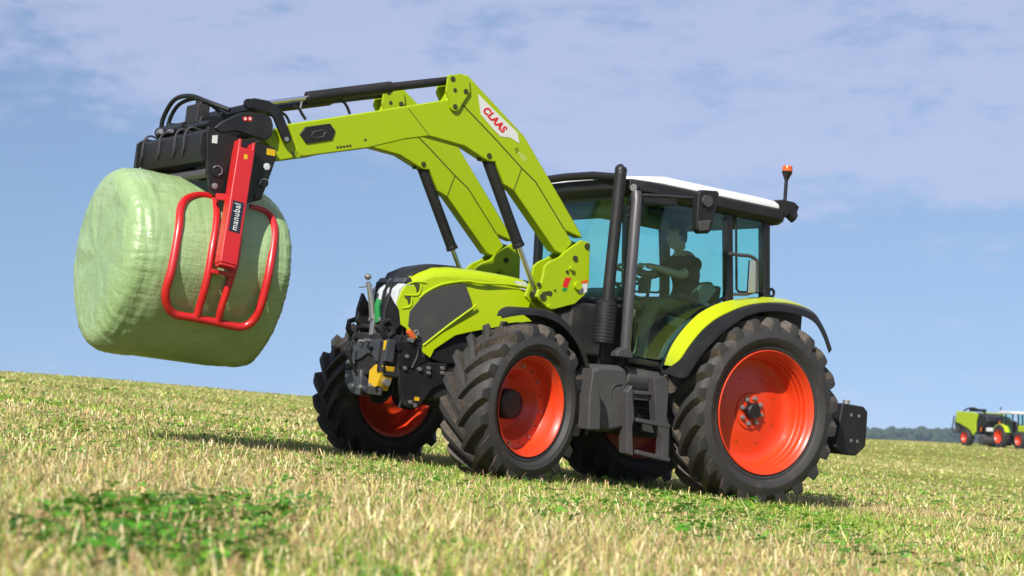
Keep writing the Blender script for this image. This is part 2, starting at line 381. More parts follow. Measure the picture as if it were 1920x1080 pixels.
# ------------------------------------------------------------------ wheels
def tyre_geo(Rt, W, b, rimR, N, lugh, lugw):
    g = G(); Rc = Rt - lugh; h = Rc - rimR
    half = [(b - 0.02, rimR - 0.03), (b + 0.004, rimR - 0.004), (b + 0.016, rimR + 0.016), (b + 0.018, rimR + 0.03), (b + 0.013, rimR + 0.036), (W / 2 - 0.008, rimR + 0.28 * h), (W / 2 - 0.001, rimR + 0.40 * h), (W / 2 + 0.004, rimR + 0.43 * h), (W / 2 + 0.004, rimR + 0.47 * h), (W / 2, rimR + 0.50 * h), (W / 2 - 0.006, rimR + 0.68 * h), (W / 2 - 0.03, rimR + 0.86 * h), (W / 2 - 0.075, Rc - 0.012)]
    prof = half + [(W * 0.18, Rc - 0.002), (0, Rc), (-W * 0.18, Rc - 0.002)] + [(-a, r) for a, r in reversed(half)]
    g.lathe(prof, (0, 0, 0), (0, 1, 0), 96, 0)
    ys = [a for a, r in half[-3:]] + [W * 0.18, 0]; rs = [r for a, r in half[-3:]] + [Rc - 0.002, Rc]
    def casing(y): return float(np.interp(abs(y), ys[::-1], rs[::-1]))
    ts = [0, 0.16, 0.34, 0.52, 0.70, 0.84, 0.94, 1.0]
    top = [0.006, 0.0, 0.0, 0.0, 0.001, 0.006, 0.018, 0.05]
    sweep = 0.62 * W / Rt
    for s in (1, -1):
        for i in range(N):
            p0 = 2 * math.pi * (i + (0.5 if s < 0 else 0)) / N; rows = []
            for t, dr in zip(ts, top):
                y = -0.03 + (W / 2 + 0.028) * t; ph = p0 + sweep * (t ** 0.9) * (1.15 - 0.15 * t)
                wt = lugw * (0.82 + 0.35 * t) / Rt; wb = wt * (1.45 + 0.55 * t)
                rb = casing(y) - 0.012 if t < 0.99 else Rt - 0.165 * (Rt / 0.82)
                rt = Rt - dr; yt = y if t < 0.99 else y - 0.004
                rows.append([(rb * math.cos(ph + a), s * (y - (0.012 if t > 0.9 else 0)), rb * math.sin(ph + a)) if k else (rt * math.cos(ph + a), s * yt, rt * math.sin(ph + a))
                             for a, k in ((-wb / 2, 1), (-wt / 2, 0), (wt / 2, 0), (wb / 2, 1))])
            n0 = len(g.f)
            v = [p for r_ in rows for p in r_]; f = []; ms = []
            for j in range(len(rows) - 1):
                for k in range(3): f.append((j * 4 + k, j * 4 + k + 1, j * 4 + k + 5, j * 4 + k + 4)); ms.append(0 if k == 1 else 1)
            f += [(0, 1, 2, 3), tuple(len(v) - 4 + k for k in (3, 2, 1, 0))]; ms += [1, 0]
            g.add(v, f); g.mi[n0:] = ms
    return g
def wheel_set(root, pos, steer, side, meshes):
    """meshes: rim, tyre, hub, nut mesh + nut spots; the wheel's axle is its local y, pointing out"""
    rim, tyre, hub, nut, spots, mark, mspots = meshes
    o = bpy.data.objects.new('wheel', rim); COL.objects.link(o); o.parent = root; BASE[o.name] = (0, 0, 0)
    b = BASE[root.name]
    o.matrix_basis = Matrix.Translation(Vector(pos) - Vector(b)) @ Matrix.Rotation(steer, 4, 'Z') @ Matrix.Diagonal((0.974, 0.974 * side, 0.974, 1))
    def ch(nm, me, loc=(0, 0, 0)):
        c = bpy.data.objects.new(nm, me); COL.objects.link(c); c.parent = o; c.location = loc; BASE[c.name] = (0, 0, 0); return c
    ch('tyre', tyre); ch('hub', hub)
    for p in spots: ch('wheel_nut', nut, p)
    for p in mspots: ch('bolt_hole', mark, p)
    return o
def circ(n, r, y, ph=0): return [(r * math.cos(2 * math.pi * k / n + ph), y, r * math.sin(2 * math.pi * k / n + ph)) for k in range(n)]
nutg = G().lathe([(0, 0.022), (0.018, 0.022), (0.02, 0.013), (0.035, 0.012), (0.035, 1e-4)], n=6); NUT = mesh_of('wheel_nut', nutg, 'steel', True, 30)
snut = mesh_of('small_nut', G().lathe([(0, 0.013), (0.014, 0.012), (0.014, 1e-4)], n=6), 'steel')
HOLE = mesh_of('bolt_hole', G().lathe([(0, 0.0105), (0.0022, 0.0095), (0.0022, 1e-4)], n=10), 'seam')
# rear
b = 0.23; L0 = b + 0.02
rg = G().lathe([(b - 0.005, 0.52), (b + 0.012, 0.549), (L0, 0.549), (L0 + 0.004, 0.543), (L0 - 0.004, 0.534), (L0 - 0.03, 0.520), (L0 - 0.05, 0.512), (L0 - 0.058, 0.503), (L0 - 0.10, 0.498), (L0 - 0.108, 0.489), (L0 - 0.15, 0.484), (L0 - 0.158, 0.476), (L0 - 0.22, 0.468), (L0 - 0.245, 0.455), (L0 - 0.262, 0.425), (L0 - 0.266, 0.38), (L0 - 0.252, 0.30), (L0 - 0.238, 0.215), (L0 - 0.236, 0.165), (L0 - 0.222, 0.158), (L0 - 0.220, 1e-4)], n=72)
rg.lathe([(L0 - 0.26, 1e-4), (L0 - 0.29, 0.36), (L0 - 0.29, 0.47), (-b, 0.53), (-L0, 0.549), (-L0 + 0.02, 0.55)], n=72)
REAR = (mesh_of('rear_rim', rg, 'orange', True, 30), mesh_of('rear_tyre', tyre_geo(0.845, 0.56, b, 0.55, 22, 0.056, 0.072), ['rubber', 'rubber_dusty'], True, 40),
        mesh_of('rear_hub', G().lathe([(L0 - 0.225, 0.075), (L0 - 0.17, 0.072), (L0 - 0.16, 0.06), (L0 - 0.16, 1e-4)], n=24), 'black'), NUT, circ(8, 0.115, L0 - 0.222, 0.2), HOLE, circ(8, 0.30, L0 - 0.2535, 0.35) )
# front
bf = 0.17; L1 = bf + 0.02
fg = G().lathe([(bf - 0.005, 0.385), (bf + 0.012, 0.409), (L1, 0.409), (L1 + 0.003, 0.404), (L1 - 0.004, 0.397), (L1 - 0.03, 0.384), (L1 - 0.05, 0.378), (L1 - 0.056, 0.371), (L1 - 0.15, 0.360), (L1 - 0.168, 0.352), (L1 - 0.17, 0.345), (L1 - 0.17, 0.290), (L1 - 0.18, 0.281), (L1 - 0.195, 0.273), (L1 - 0.285, 0.225), (L1 - 0.30, 0.21), (L1 - 0.30, 0.17), (L1 - 0.29, 0.15), (L1 - 0.29, 1e-4)], n=64)
fg.lathe([(L1 - 0.31, 1e-4), (L1 - 0.32, 0.20), (L1 - 0.20, 0.30), (L1 - 0.19, 0.35), (-bf, 0.385), (-L1, 0.409), (-L1 + 0.02, 0.41)], n=64)
FRONT = (mesh_of('front_rim', fg, 'orange', True, 30), mesh_of('front_tyre', tyre_geo(0.668, 0.465, bf, 0.41, 19, 0.050, 0.066), ['rubber', 'rubber_dusty'], True, 40),
         mesh_of('front_hub', G().lathe([(L1 - 0.295, 0.125), (L1 - 0.22, 0.122), (L1 - 0.205, 0.105), (L1 - 0.198, 1e-4)], n=28), 'plastic'), snut, circ(8, 0.318, L1 - 0.171, 0.1), HOLE, circ(8, 0.315, L1 - 0.171, 0.5))

# ------------------------------------------------------------------ the tractor
TR = thing('tractor', 'large lime green tractor with orange wheels carrying a wrapped bale on its front loader', 'tractor', (0, 0, 0))
ST = 0.297
wheel_set(TR, (0.258, 0.9765, 0.783), 0, 1, REAR); wheel_set(TR, (0.258, -0.76, 0.783), 0, -1, REAR)
wheel_set(TR, (2.697, 1.023, 0.598), ST, 1, FRONT); wheel_set(TR, (2.660, -1.20, 0.598), ST - 0.17, -1, FRONT)
# chassis and axles
part('engine_block', G().box(1.25, 3.12, -0.27, 0.27, 0.56, 1.12), 'chassis', TR, 0.03)
part('transmission', G().box(-0.35, 1.25, -0.22, 0.22, 0.45, 1.02).box(0.3, 1.15, -0.5, 0.3, 0.52, 0.9), 'chassis', TR, 0.04)
part('rear_axle', G().lathe([(-0.92, 0.10), (-0.5, 0.12), (-0.3, 0.15), (-0.2, 0.22), (0.2, 0.22), (0.3, 0.15), (0.5, 0.12), (0.92, 0.10)], (0.258, 0, 0.783)), 'chassis', TR)
part('front_axle', G().lathe([(-0.92, 0.09), (-0.85, 0.14), (-0.74, 0.14), (-0.66, 0.08), (-0.3, 0.09), (-0.12, 0.15), (0.12, 0.15), (0.3, 0.09), (0.66, 0.08), (0.74, 0.14), (0.85, 0.14), (0.92, 0.09)], (2.64, 0, 0.598)).box(2.3, 3.05, -0.16, 0.16, 0.58, 0.9), 'chassis', TR)
for s in (1, -1): part('steering_rod', G().tube([(2.82, 0.12 * s, 0.62), (2.86, 0.80 * s, 0.60)], 0.018, 8), 'steel', TR)

# hood
edge = [(1.9713, 1.6334), (2.1085, 1.6373), (2.434, 1.6596), (2.7437, 1.6604), (2.9818, 1.6488), (3.1185, 1.6294), (3.2484, 1.5761), (3.3148, 1.5319)]
def wtap(x): return 0.37 - 0.115 * max(0.0, (x - 2.6) / 0.8) ** 1.5
def hood_loop(x, zs, lift=0.0, wmax=9):
    w = wtap(x); half = [(w, zs - 0.075), (w - 0.006, zs - 0.04), (w - 0.03, zs - 0.012), (w - 0.08, zs + 0.004), (w * 0.5, zs + 0.016), (0, zs + 0.02)]
    pts = [(x, y, z + lift) for y, z in half] + [(x, -y, z + lift) for y, z in reversed(half[:-1])]
    return pts
xs = np.linspace(edge[0][0], edge[-1][0] + 0.002, 22); ez = sorted(edge); zsx = lambda x: float(np.interp(x, [e[0] for e in ez], [e[1] for e in ez]))
tops = [hood_loop(x, zsx(x)) for x in xs]
low = [[(p[0], p[1] * 0.93, p[2] - 0.012) for p in l] for l in tops]
hg = G(); K = len(tops[0])
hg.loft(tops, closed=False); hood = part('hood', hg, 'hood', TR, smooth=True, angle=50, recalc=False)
for p in hood.data.polygons[:1]:
    if p.normal.z < 0: hood.data.flip_normals()
side_px = [(1.9402, 1.3551), (2.2577, 1.2969), (2.4879, 1.2322), (2.7576, 1.1542), (2.9001, 1.1056), (3.065, 0.9714), (3.0926, 0.8984), (3.1608, 0.9336), (3.3313, 1.1164), (3.3688, 1.1333), (3.4173, 1.3134), (3.4001, 1.3895), (3.3721, 1.4498)]
topl = [(x, zsx(x) - 0.074) for x in np.linspace(edge[-1][0] - 0.01, edge[0][0], 14)]
sp = side_px + topl
def tapered(poly, y0, y1, name, mat, bev=0.0, label=None):
    g = G().prism(poly, y0, y1); g.v = [(x, (y - 0.37) + wtap(x), z) for x, y, z in g.v]
    o = part(name, g, mat, TR, bev, label=label); return o
for f_ in ('side_panel',):
    o = tapered(sp, 0.345, 0.37, f_, 'hood', 0.004); mirror(o)
mesh_px = [(3.171, 1.002), (3.311, 1.132), (3.312, 1.2492), (3.2401, 1.3567), (3.1724, 1.4204), (3.0615, 1.4837), (2.8694, 1.5388), (2.8076, 1.4311), (2.7827, 1.3496)]
o = tapered(mesh_px, 0.360, 0.3725, 'side_grille', 'mesh', 0.003, 'black perforated mesh panel in the hood side'); mirror(o)
# raised crease lines of the hood side, lips of the scoops behind the nose, their shadow painted as dark plates
for pl, r_ in (([(2.0525, 1.5768), (2.4307, 1.5882), (2.7364, 1.5593), (2.8625, 1.5596), (3.0624, 1.5055), (3.19, 1.4268), (3.2458, 1.3669)], 0.010), ([(2.7477, 1.3807), (2.7821, 1.3452), (2.9746, 1.1751), (3.1677, 0.9893)], 0.009)):
    pts = spline([(x, wtap(x) + 0.001, z) for x, z in pl], 5); o = part('crease', G().tube(pts, r_, 8), 'hood', TR); mirror(o)
for pl in ([(3.3134, 1.4797), (3.2554, 1.4811), (3.2537, 1.4312), (3.271, 1.407), (3.2823, 1.4447)], [(3.3747, 1.3625), (3.3162, 1.3748), (3.316, 1.3183), (3.3295, 1.3012), (3.3405, 1.3367)]):
    o = tapered(pl, 0.36, 0.3730, 'scoop_shade', 'seam', 0.002); mirror(o)
for pl in ([(3.3644, 1.4596), (3.3057, 1.4895), (3.2351, 1.4992), (3.1984, 1.4955)], [(3.2423, 1.4851), (3.2443, 1.4281), (3.2667, 1.3902), (3.3763, 1.3754)], [(3.3091, 1.3714), (3.3062, 1.3109), (3.3249, 1.2823), (3.385, 1.2656)]):
    pts = spline([(x, wtap(x) + 0.002, z) for x, z in pl], 4); o = part('scoop_lip', G().tube(pts, [0.004] + [0.008] * (len(pts) - 2) + [0.004], 6), 'hood', TR); mirror(o)
lw = [(2.4193, 1.6212), (2.3035, 1.6328), (2.2135, 1.564), (2.2545, 1.5494), (2.3481, 1.5682)]
o = tapered(lw, 0.36, 0.3726, 'white_badge', 'decal'); mirror(o)
# black nose with grille and lamps
ng = G(); loops = []
for x, zs, w in ((2.62, 1.672, 0.07), (2.85, 1.680, 0.17), (3.05, 1.666, 0.215), (3.20, 1.624, 0.225), (3.30, 1.570, 0.228), (3.375, 1.478, 0.226), (3.405, 1.40, 0.226), (3.418, 1.27, 0.226), (3.412, 1.10, 0.222), (3.39, 0.95, 0.21)):
    dn = 0.10 if x < 3.37 else 0.12
    top = (x < 3.43)
    half = [(0, 0.014), (w * 0.6, 0.010), (w * 0.9, 0.0), (w, -0.02)]
    if zs > 1.5: loops.append([(x - 0.0 * y, y * s, zs + dz) for s, hh in ((1, half[::-1]), (-1, half[1:])) for y, dz in hh])
    else: loops.append([(x - 0.07 * (y / w) ** 2 + dz, y * s, zs) for s, hh in ((1, half[::-1]), (-1, half[1:])) for y, dz in hh])
ng.loft(loops, closed=False); nose = part('nose', ng, 'plastic', TR, angle=45, recalc=False)
if nose.data.polygons[3].normal.z < 0: nose.data.flip_normals()
part('nose_core', G().prism([(2.9, 0.9), (3.28, 0.9), (3.31, 1.4), (3.20, 1.54), (2.9, 1.58)], -0.218, 0.218), 'chassis', TR, 0.02)
for k in range(5): part('grille_bar', G().box(3.405, 3.44, -0.15, 0.15, 1.00 + k * 0.055, 1.022 + k * 0.055), 'plastic', TR, 0.005)
lampg = G().prism([(3.28, 1.27), (3.43, 1.27), (3.42, 1.42), (3.365, 1.475), (3.28, 1.47)], 0.04, 0.224)
o = part('headlight', lampg, 'lamp', TR, 0.012); mirror(o)
o = part('lamp_brow', G().prism([(3.26, 1.476), (3.38, 1.477), (3.355, 1.52), (3.26, 1.53)], 0.03, 0.231), 'blue', TR, 0.008); mirror(o)
o = part('lamp_divider', G().box(3.36, 3.437, 0.115, 0.128, 1.262, 1.475), 'plastic', TR, 0.003); mirror(o)

# front linkage
nl = [(3.4999, 1.376), (3.4574, 1.3167), (3.3868, 1.2435), (3.3625, 1.138), (3.3932, 1.0952), (3.3916, 1.026), (3.4502, 0.7642), (3.4656, 0.6334), (3.5153, 0.641), (3.5024, 0.7498), (3.453, 0.971), (3.4512, 1.0663), (3.5296, 1.1386), (3.5286, 1.2381)]
o = part('lower_link', G().prism(nl, 0.20, 0.255), 'plastic', TR, 0.008); mirror(o)
o = part('link_hook', G().tube([(3.52, 0.29, 1.02), (3.56, 0.29, 1.07), (3.555, 0.29, 1.13), (3.50, 0.29, 1.155), (3.45, 0.29, 1.12), (3.45, 0.29, 1.06), (3.49, 0.29, 1.02)], 0.024, 8), 'black', TR)
mirror(o)
tl = [(3.4936, 0, 1.1658), (3.5192, 0, 1.2809), (3.5533, 0, 1.386), (3.5778, 0, 1.4572)]
part('top_link', G().tube(tl, [0.028, 0.026, 0.02, 0.018], 10).lathe([(-0.03, 1e-4), (-0.02, 0.02), (0.0, 0.032), (0.02, 0.02), (0.03, 1e-4)], [(3.5831, 0, 1.4959)][0], (0, 0, 1), 12), 'steel', TR)
part('top_link_pin', G().tube([(3.6533, 0, 1.3986), (3.53, 0, 1.4331)], 0.006, 6), 'steel', TR)
part('top_link_sleeve', G().tube([(3.4671, 0.05, 1.1392), (3.4908, 0.05, 1.2762), (3.4821, 0.05, 1.3212)], 0.026, 10), 'green', TR)
part('linkage_crossbar', G().tube([(3.47, -0.29, 1.10), (3.47, 0.29, 1.10)], 0.022, 12), 'chassis', TR)
part('top_link_bracket', G().obox((3.46, -0.10, 1.16), (3.46, 0.10, 1.16), 0.05, 0.03, (1, 0, 0)).box(3.40, 3.50, -0.03, 0.03, 1.0, 1.20), 'steel', TR, 0.006)
part('linkage_frame', G().prism([(-0.2954, 0.9622), (-0.1452, 0.9753), (0.1087, 0.9943), (0.3474, 1.0001), (0.3387, 0.821), (0.1767, 0.8153), (0.117, 0.8613), (0.0221, 0.8765), (-0.0697, 0.832), (-0.2075, 0.8017), (-0.2976, 0.8243), (-0.3072, 0.8969)], 3.44, 3.52, axis='x'), 'blue', TR, 0.008)
part('frame_back', G().box(3.36, 3.44, -0.26, 0.2, 0.86, 1.02), 'chassis', TR, 0.01)
part('linkage_housing', G().box(3.12, 3.5, -0.3, 0.3, 0.70, 1.05), 'chassis', TR, 0.02)
part('yellow_guard', G().prism([(0.0941, 0.7421), (0.1824, 0.7931), (0.3107, 0.7892), (0.2875, 0.7026), (0.2348, 0.5887), (0.1043, 0.5952)], 3.40, 3.52, axis='x'), 'yellow', TR, 0.008)
part('warning_plate', G().prism([(0.2715, 0.9805), (0.341, 0.9908), (0.3246, 0.9133), (0.2629, 0.9072)], 3.518, 3.526, axis='x'), 'yellow', TR)
part('linkage_plate', G().prism([(-0.3392, 0.7249), (-0.0604, 0.746), (-0.0255, 0.6631), (-0.0374, 0.5286), (-0.1944, 0.5454), (-0.3125, 0.6251)], 3.44, 3.52, axis='x'), 'blue', TR, 0.01)
o = part('linkage_cylinder', G().tube([(3.50, -0.27, 0.74), (3.50, -0.27, 0.98)], 0.04, 12).tube([(3.5, -0.27, 0.97), (3.5, -0.27, 1.08)], 0.02, 10), 'black', TR); mirror(o)
part('drawbar', G().obox((3.30, -0.24, 0.60), (3.52, 0.24, 0.58), 0.12, 0.07, (1, 0, 0)), 'chassis', TR, 0.012)
for p in ((3.56, -0.2, 0.79), (3.56, -0.12, 0.79), (3.55, -0.2, 0.68), (3.55, 0.05, 0.6), (3.55, -0.1, 0.6), (3.54, 0.2, 0.62)):
    part('linkage_bolt', G().disc(p, (1, 0, 0), 0.018, 0.02, 8), 'steel', TR)
bp = [(3.3776, 0.8264), (2.9241, 0.8733), (2.9035, 0.7222), (3.0262, 0.6567), (3.1224, 0.5164), (3.1865, 0.4753), (3.2676, 0.4889), (3.3436, 0.6491)]
o = part('axle_bracket', G().prism(bp, 0.26, 0.305), 'plastic', TR, 0.01); mirror(o)
up = [(3.4147, 0.9942), (3.2494, 1.014), (3.2084, 0.932), (3.1104, 0.8737), (3.2497, 0.7972), (3.3712, 0.7836)]
o = part('bracket_plate', G().prism(up, 0.27, 0.315), 'black', TR, 0.008); mirror(o)
for px in [(3.3192, 0.7902), (3.3125, 0.8859), (3.0988, 0.8148), (3.0935, 0.7762), (2.9697, 0.8292), (2.9644, 0.7904), (3.1813, 0.7969), (3.2285, 0.5236), (3.1859, 0.5019)]:
    part('bracket_bolt', G().disc((px[0], 0.304, px[1]), (0, 1, 0), 0.016, 0.024, 8), 'steel', TR)
part('bracket_label', G().prism([(3.1903, 0.5707), (3.1455, 0.5709), (3.1463, 0.5405), (3.1911, 0.5403)], 0.3045, 0.308), 'yellow', TR)
part('orange_coupler', G().tube([(3.3368, 0.33, 1.0909), (3.3085, 0.33, 1.0642), (3.28, 0.33, 1.0373), (3.2912, 0.33, 1.01)], [0.022, 0.028, 0.024, 0.015], 8), 'orangehook', TR)
part('coupler_ring', G().tube([(3.262 + 0.02 * math.cos(a), 0.335, 1.085 + 0.02 * math.sin(a)) for a in np.linspace(0, 5.6, 9)], 0.006, 6), 'steel', TR)
for k, pts in enumerate(([(3.2629, 0.31, 1.0303), (3.2156, 0.31, 0.9752), (3.2149, 0.31, 0.8972), (3.251, 0.31, 0.7978)], [(3.371, 0.29, 1.034), (3.3205, 0.29, 0.9536), (3.3188, 0.29, 0.8327), (3.2615, 0.29, 0.666)], [(3.6056, -0.1, 0.9614), (3.6156, -0.1, 0.855), (3.5568, -0.1, 0.7478), (3.4036, -0.1, 0.5667)], [(3.2987, 0.2, 0.6145), (3.2552, 0.2, 0.5495), (3.2642, 0.2, 0.4705)])):
    part('hydraulic_hose', G().tube(spline(pts, 5), 0.014, 8), 'black', TR)
part('linkage_valve', G().box(3.46, 3.53, -0.33, -0.24, 0.93, 1.03).box(3.47, 3.54, -0.34, -0.29, 0.84, 0.93), 'chassis', TR, 0.01)
for k, (p, r_, l_, d_, m_) in enumerate((((3.50, -0.26, 0.90), 0.022, 0.07, (1, 0, 0), 'steel'), ((3.50, -0.18, 0.98), 0.016, 0.06, (1, 0, 0.3), 'black'), ((3.52, -0.05, 0.97), 0.014, 0.05, (1, 0, 0), 'steel'), ((3.52, 0.05, 0.98), 0.014, 0.05, (1, 0, 0), 'steel'), ((3.50, 0.10, 0.92), 0.018, 0.06, (1, 0.2, 0), 'black'), ((3.50, -0.22, 0.60), 0.03, 0.08, (0.3, 1, 0), 'steel'), ((3.50, -0.02, 0.585), 0.028, 0.10, (0, 1, 0), 'blue'), ((3.49, 0.16, 0.60), 0.035, 0.09, (0, 1, 0), 'black'), ((3.46, 0.27, 0.66), 0.03, 0.05, (0, 1, 0), 'steel'), ((3.40, 0.27, 0.95), 0.03, 0.06, (0, 1, 0), 'black'), ((3.30, 0.30, 1.02), 0.02, 0.05, (0, 1, 0), 'steel'))):
    part('linkage_pin', G().disc(p, d_, r_, l_, 10), m_, TR)
for pts in ([(3.5789, -0.2, 0.962), (3.5943, -0.2, 0.894), (3.5527, -0.2, 0.8062), (3.4858, -0.2, 0.7519)], [(3.4598, -0.1, 0.9789), (3.4802, -0.1, 0.9103), (3.4361, -0.1, 0.8053), (3.4536, -0.1, 0.7153)], [(3.3719, 0.15, 0.7346), (3.3144, 0.15, 0.6757), (3.3204, 0.15, 0.575), (3.373, 0.15, 0.5261)], [(3.3787, 0.3, 1.0506), (3.3882, 0.3, 0.976), (3.3573, 0.3, 0.8934), (3.3622, 0.3, 0.785)]):
    part('hydraulic_hose', G().tube(spline(pts, 5), 0.010, 8), 'black', TR)
# lower hood dark pan between the hood strut and the tyre
o = part('hood_underpan', G().prism([(3.0937, 0.8934), (3.062, 0.9931), (2.9011, 1.1529), (2.5046, 1.2914), (2.4554, 0.9308), (2.9236, 0.869)], 0.27, 0.30), 'plastic', TR, 0.006); mirror(o)

# front fenders: thin curved sheets that steer with the wheels
def front_fender():
    g = G(); loops = []
    for deg in np.linspace(118, -14, 23):
        a = math.radians(deg); q = 0.742 + 0.022 * math.sin(max(0, a) * 1.0); x = -q * math.cos(a); z = q * math.sin(a) * 0.985
        f = 0.12 + 0.88 * min(1.0, (118 - deg) / 34.0) ** 0.8
        sec = [(-0.17, 0), (-0.17, 0.02), (0.17, 0.02), (0.20, 0.005), (0.21, -0.05), (0.195, -0.05), (0.185, 0.0)]
        nx, nz = x / q, z / q
        loops.append([(x + nx * d * (0.3 + 0.7 * f), 0.06 * (1 - f) + y * f, z + nz * d * (0.3 + 0.7 * f)) for y, d in sec])
    return g.loft(loops)
fmesh = front_fender()
def place_ff(pos, side):
    o = part('front_fender', fmesh, 'plastic', TR, angle=50)
    o.matrix_basis = Matrix.Translation(pos) @ Matrix.Rotation(ST, 4, 'Z') @ Matrix.Scale(side, 4, (0, 1, 0)); return o
ff = place_ff((2.697, 1.023, 0.598), 1); place_ff((2.660, -1.20, 0.598), -1)
flap = [(2.0974, 0.9609), (2.0536, 0.91), (1.9843, 0.6726), (1.963, 0.4774), (2.0824, 0.4664), (2.1048, 0.7461)]
part('mud_flap', G().prism(flap, 1.04, 1.20), 'grey', TR, 0.012)
part('fender_bracket', G().tube([(2.0, 0.3, 1.05), (2.3, 0.7, 1.20), (2.45, 0.92, 1.28)], 0.025, 8), 'grey', TR)

# rear fenders
def strip(lines, thick, n=4):
    """a lofted sheet through polylines of equal length, with a folded-in underside"""
    S = [spline(l, n) for l in lines]; g = G(); rows = len(S); L = len(S[0])
    loops = []
    for i in range(L):
        t = [S[k][i] for k in range(rows)]; 
        bot = [p - (p - Vector((0.25, p.y, 0.783))).normalized() * thick for p in reversed(t)]
        loops.append(t + bot)
    return g.loft(loops)
gi = [(1.0922, 0.8, 1.085), (1.0576, 0.8, 1.1986), (1.0073, 0.8, 1.3007), (0.935, 0.8, 1.4015), (0.8415, 0.8, 1.5055), (0.7423, 0.8, 1.5877), (0.5571, 0.8, 1.6865), (0.2946, 0.8, 1.7638), (0.0225, 0.8, 1.8097), (-0.229, 0.8, 1.8146), (-0.452, 0.8, 1.7764)]
gb = [(1.1951, 1.03, 1.0729), (1.1184, 1.03, 1.1355), (1.0467, 1.03, 1.2385), (0.9936, 1.03, 1.3127), (0.9192, 1.03, 1.4035), (0.8419, 1.03, 1.4768), (0.7243, 1.03, 1.5604), (0.4788, 1.03, 1.6798), (0.2152, 1.03, 1.7473), (-0.0662, 1.03, 1.7704), (-0.2841, 1.03, 1.7422)]
gi2 = [Vector((p[0] - 0.08, 0.64, p[2] - 0.03)) for p in map(Vector, gi)]
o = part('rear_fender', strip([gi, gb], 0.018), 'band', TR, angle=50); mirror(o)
o = part('inner_wing', strip([gi2, [Vector(p) - Vector((0, 0.004, 0.002)) for p in gi]], 0.016), 'chassis', TR, angle=50); mirror(o)
bt = [(1.2918, 1.035, 1.0087), (1.1211, 1.035, 1.1264), (1.0494, 1.035, 1.2293), (0.9963, 1.035, 1.3035), (0.922, 1.035, 1.3941), (0.8447, 1.035, 1.4674), (0.7271, 1.035, 1.5509), (0.4818, 1.035, 1.6702), (0.2182, 1.035, 1.7375), (-0.0631, 1.035, 1.7606), (-0.3071, 1.035, 1.7261), (-0.4441, 1.035, 1.61), (-0.5493, 1.035, 1.4507)]
bo = [(1.2979, 1.22, 0.9847), (1.2242, 1.22, 1.0193), (1.1652, 1.22, 1.1234), (1.1085, 1.22, 1.2056), (1.0452, 1.22, 1.2844), (0.9653, 1.22, 1.3702), (0.8626, 1.22, 1.4638), (0.633, 1.22, 1.6245), (0.3755, 1.22, 1.704), (0.0982, 1.22, 1.722), (-0.1616, 1.22, 1.6811), (-0.3034, 1.22, 1.5629), (-0.4071, 1.22, 1.4059)]
bl = [Vector((0.25, p[1] + 0.012, 0.783)) + (Vector(p) - Vector((0.25, p[1], 0.783))) * 0.955 for p in bo]
o = part('fender_flare', strip([bt, bo, bl], 0.02), 'plastic', TR, angle=50); mirror(o)
o = part('fender_wall', G().prism([(p[0], p[2] - 0.02) for p in gi2] + [(-0.55, 1.0), (0.75, 0.95)], 0.62, 0.65), 'chassis', TR); mirror(o)

# ------------------------------------------------------------------ cab
YC = 0.76
A0, A1 = (1.47, 1.10), (1.56, 2.50); B0, B1 = (0.42, 1.70), (0.54, 2.53); C0, C1 = (-0.02, 1.78), (0.10, 2.56)
def pil(a, b_, y0, y1, w, h, name='pillar'):
    o = part(name, G().obox((a[0], y0, a[1]), (b_[0], y1, b_[1]), w, h), 'black', TR, 0.012); mirror(o)
pil((1.45, 1.10), (1.545, 2.52), 0.71, 0.71, 0.07, 0.07); pil((0.425, 1.66), (0.54, 2.53), YC - 0.005, YC - 0.02, 0.06, 0.085); pil((-0.02, 1.62), (0.10, 2.56), 0.73, 0.72, 0.085, 0.075)
pil((1.46, 1.085), (1.12, 1.075), 0.755, 0.755, 0.05, 0.055, 'door_sill')
part('cab_floor', G().box(1.02, 1.5, -0.72, 0.72, 1.0, 1.06).box(0.0, 1.02, -0.29, 0.29, 1.0, 1.06), 'chassis', TR, 0.01)
part('firewall', G().prism([(1.38, 1.0), (1.62, 1.0), (1.66, 1.30), (1.55, 1.60), (1.42, 1.62), (1.38, 1.3)], -0.64, 0.64), 'chassis', TR, 0.03)
part('cowl', G().prism([(1.55, 1.12), (2.12, 1.12), (2.12, 1.52), (1.62, 1.60), (1.55, 1.58)], -0.34, 0.34), 'plastic', TR, 0.03)
part('cab_back', G().box(-0.03, 0.02, -0.29, 0.29, 1.06, 1.70).box(-0.03, 0.02, -0.70, 0.70, 1.66, 1.72), 'trim', TR, 0.01)
part('cab_back_rail', G().box(0.06, 0.13, -0.70, 0.70, 2.46, 2.54), 'black', TR, 0.01)
door = [(1.5026, 2.4938), (0.5569, 2.5196), (0.4277, 1.793), (0.5859, 1.6685), (0.7485, 1.5493), (0.8836, 1.4164), (0.9907, 1.2605), (1.0589, 1.1241), (1.4059, 1.1207)]
dg = G().prism(door, 0.757, 0.763)
dr = part('door', dg, 'glass', TR, smooth=False, label='large tinted glass door of the cab'); mirror(dr)
dp = spline([(x, 0.762, z) for x, z in door[2:8]], 4)
for d_ in (part('door_edge', G().tube(dp, 0.016, 8), 'black', TR),): mirror(d_)
qw = [(0.4717, 2.5192), (0.1148, 2.5291), (-0.0099, 1.8427), (0.3679, 1.8011)]
o = part('quarter_window', G().prism(qw, 0.752, 0.758), 'glass', TR, smooth=False); mirror(o)
o = part('window_rubber', G().tube([(x, 0.758, z) for x, z in [(0.4469, 2.4711), (0.4321, 2.4972), (0.1618, 2.5071), (0.1341, 2.4876), (0.0291, 1.8996), (0.0369, 1.8651), (0.0711, 1.8413), (0.3272, 1.8161), (0.3543, 1.836)]], 0.011, 6, closed=True), 'black', TR); mirror(o)
